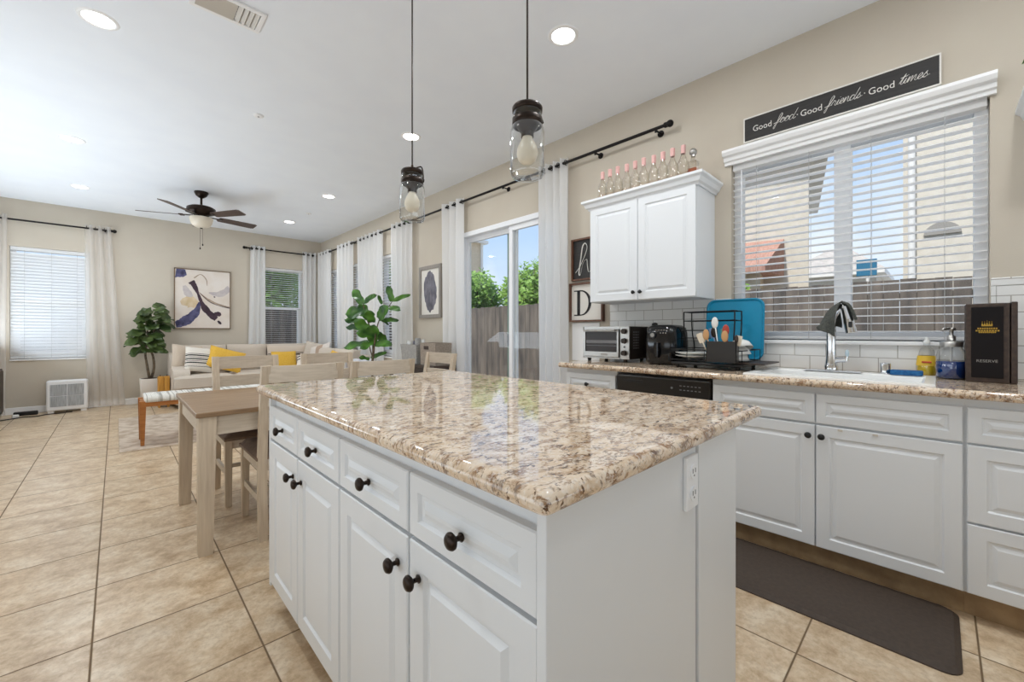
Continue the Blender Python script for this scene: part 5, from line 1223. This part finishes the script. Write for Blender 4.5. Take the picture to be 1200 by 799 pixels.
# ------------------------------------------------------------------ outside
G = -.14
struct(MB().box(-14, 32, -20, 40, G - .1, G), 'ground_outside', 'concrete')
def fence(label, axis, p, u0, u1, top, seed):
    rnd = random.Random(seed); mb = MB(); u = u0
    while u < u1:
        w_ = .14; z1_ = top + rnd.uniform(-.012, .012); d = rnd.uniform(-.004, .004)
        if axis == 0: mb.box(p + d, p + .018 + d, u, u + w_ - .005, G + .03, z1_)
        else: mb.box(u, u + w_ - .005, p + d, p + .018 + d, G + .03, z1_)
        u += w_
    t = thing('wooden_fence', label, 'fence', (p, (u0 + u1) / 2, G) if axis == 0 else ((u0 + u1) / 2, p, G)); mb.build('board_panel', 'fence', t, world=True)
    r = MB()
    for z in (.3, 1.5): (r.box(p + .02, p + .06, u0, u1, z, z + .09) if axis == 0 else r.box(u0, u1, p + .02, p + .06, z, z + .09))
    r.build('rail', 'fence', t, world=True)
    n = int((u1 - u0) / 2.4)
    for k in range(n + 1):
        uu = u0 + .2 + k * 2.4
        if uu < u1: (MB().box(p + .06, p + .15, uu, uu + .09, G, top) if axis == 0 else MB().box(uu, uu + .09, p + .06, p + .15, G, top)).build('post', 'fence', t, world=True)
    return t
fence('grey weathered board fence seen through sliding door and sink window', 0, 6.5, -5, 11.55, 1.74, 3)
fence('grey weathered board fence behind the far wall windows', 1, 11.6, -5, 6.45, 1.74, 4)
def tree(label, x, y, zc, r, rz, n, m, seed, name='leafy_tree'):
    rnd = random.Random(seed); t = thing(name, label, 'tree', (x, y, G), group='trees beyond the garden fence'); mb = MB()
    lobes = [(rnd.uniform(-.6, .6) * r, rnd.uniform(-.6, .6) * r, rnd.uniform(-.6, .6) * rz, rnd.uniform(.35, .6)) for _ in range(14)]
    for i in range(n):
        lx, ly, lz, lr = rnd.choice(lobes); d = Vector((rnd.gauss(0, 1), rnd.gauss(0, 1), rnd.gauss(0, 1))).normalized() * lr * rnd.uniform(.55, 1.08)
        p = Vector((lx + d.x * r * .9, ly + d.y * r * .9, zc - G + lz + d.z * rz * .9)); a = Vector((rnd.gauss(0, 1), rnd.gauss(0, 1), rnd.gauss(0, .6))).normalized(); s_ = rnd.uniform(.055, .10); b = a.orthogonal().normalized() * s_ * .5
        mb.add([p, p + a * s_ + b, p + a * s_ * 2, p + a * s_ - b], [(0, 1, 2, 3)])
    mb.build('crown', m, t)
    tr = MB(); tr.tube([(0, 0, 0), (.05, .02, (zc - G) * .5), (0, 0, zc - G)], [.11, .08, .04], 8)
    for k in range(5): a = k * 1.3; tr.tube([(0, 0, (zc - G) * .6), (r * .4 * cos(a), r * .4 * sin(a), zc - G + rz * .2), (r * .7 * cos(a), r * .7 * sin(a), zc - G + rz * .5)], [.04, .025, .01], 6)
    tr.build('trunk', 'trunk', t); return t
tree('green tree left of the middle stile of the sliding door', 8.3, 10.1, 2.0, 1.15, 1.15, 6500, 'treeleaf2', 1)
tree('green tree right of the middle stile of the sliding door', 8.3, 7.75, 2.15, 1.05, 1.25, 6500, 'treeleaf', 2)
tree('bright green tree filling the far corner window', 2.9, 13.4, 2.7, 1.5, 1.7, 9000, 'treeleaf2', 3)
tree('bright green tree behind the far corner window, further right', 6.5, 13.8, 2.7, 1.5, 1.7, 5000, 'treeleaf', 4)
tree('small green tree by the red roof seen through the sink window', 9.1, 3.05, 1.6, .38, .75, 1200, 'treeleaf2', 6)
def house(label, x0, x1, y0, y1, h, m='outwall', o=.35, rm='roof', hip=1.14):
    t = thing('neighbour_house', label, 'house', ((x0 + x1) / 2, (y0 + y1) / 2, G)); MB().box(x0, x1, y0, y1, G, h).build('walls', m, t, world=True)
    MB().box(x0 - o, x1 + o, y0 - o, y1 + o, h - .02, h + .16).build('eave', 'eaves', t, world=True)
    r = MB(); xm = (x0 + x1) / 2; zt_ = h + .16 + hip
    r.add([(x0 - o, y0 - o, h + .16), (x1 + o, y0 - o, h + .16), (x1 + o, y1 + o, h + .16), (x0 - o, y1 + o, h + .16), (xm, y0 + 1, zt_), (xm, y1 - 1, zt_)], [(0, 1, 4), (1, 2, 5, 4), (2, 3, 5), (3, 0, 4, 5), (3, 2, 1, 0)]); r.build('roof', rm, t, world=True); return t
M['roofgrey'] = noisy('grey_roof_shingle', srgb(176, 168, 160), srgb(196, 188, 180), 6, .85)
h1 = house('pale stucco house behind the left half of the sink window', 11, 16, 2.0, 6.0, 5.0)
lw = MB(); lw.add([(9.7, 2.75, 2.5), (11, 2.45, 3.25), (11, 5.6, 3.25), (9.7, 5.6, 2.5), (9.7, 2.75, 2.4), (11, 2.45, 2.4), (11, 5.6, 2.4), (9.7, 5.6, 2.4)], [(0, 1, 2, 3), (0, 4, 5, 1), (1, 5, 6, 2), (2, 6, 7, 3), (3, 7, 4, 0), (7, 6, 5, 4)]); lw.build('porch_roof', 'roof', h1, world=True)
MB().box(9.95, 11, 2.85, 5.5, G, 2.41).build('porch_wall', 'outwall2', h1, world=True)
MB().box(10.98, 11.02, 4.2, 5.4, 3.6, 4.5).build('window', 'winb', h1, world=True)
pv = Vector((11, 2.0, 0)); a_ = math.atan2(2.0, 11.0) + .02; h1.rotation_euler.z = a_; h1.location = Vector((11, 2.0, G)) + Matrix.Rotation(a_, 3, 'Z') @ (Vector(ORG[h1.name]) - Vector((11, 2.0, G)))
h2 = house('pale stucco house behind the right half of the sink window', 9, 14, -7, .40, 6.2)
MB().cyl((8.94, .30, G), (8.94, .30, 6.2), .045, n=12).build('downspout', 'eaves', h2, world=True)
lo = MB(); lo.prism([(-.03 + .20 * cos(radians(a)), 2.62 + .18 * sin(radians(a))) for a in range(0, 181, 12)], 0, 8.97, 9.01); lo.build('arched_vent', 'weather', h2, world=True)
house('small distant cottage behind the fence at the window mullion', 20, 24, 1.6, 4.4, 3.3, 'outwall', .25, 'roofgrey')
h4 = house('tan house behind the left pane of the sliding door', 9, 16, 19.3, 26, 6.5, 'outwall2', .3, 'roofgrey', .5)
MB().box(15.9, 16.05, 19.2, 19.3, G, 6.5).build('corner_trim', 'eaves', h4, world=True)
M['bluepanel'] = mat('faded_blue_board', srgb(40, 112, 146), .6)
bp = thing('blue_panel', 'small blue panel on a post above the fence in sink window', 'panel', (7.6, .70, G))
MB().box(7.59, 7.61, .60, .82, 1.93, 2.16, .004).build('board', 'bluepanel', bp, world=True); MB().cyl((7.62, .70, G), (7.62, .70, 2.05), .02, n=8).build('post', 'eaves', bp, world=True)
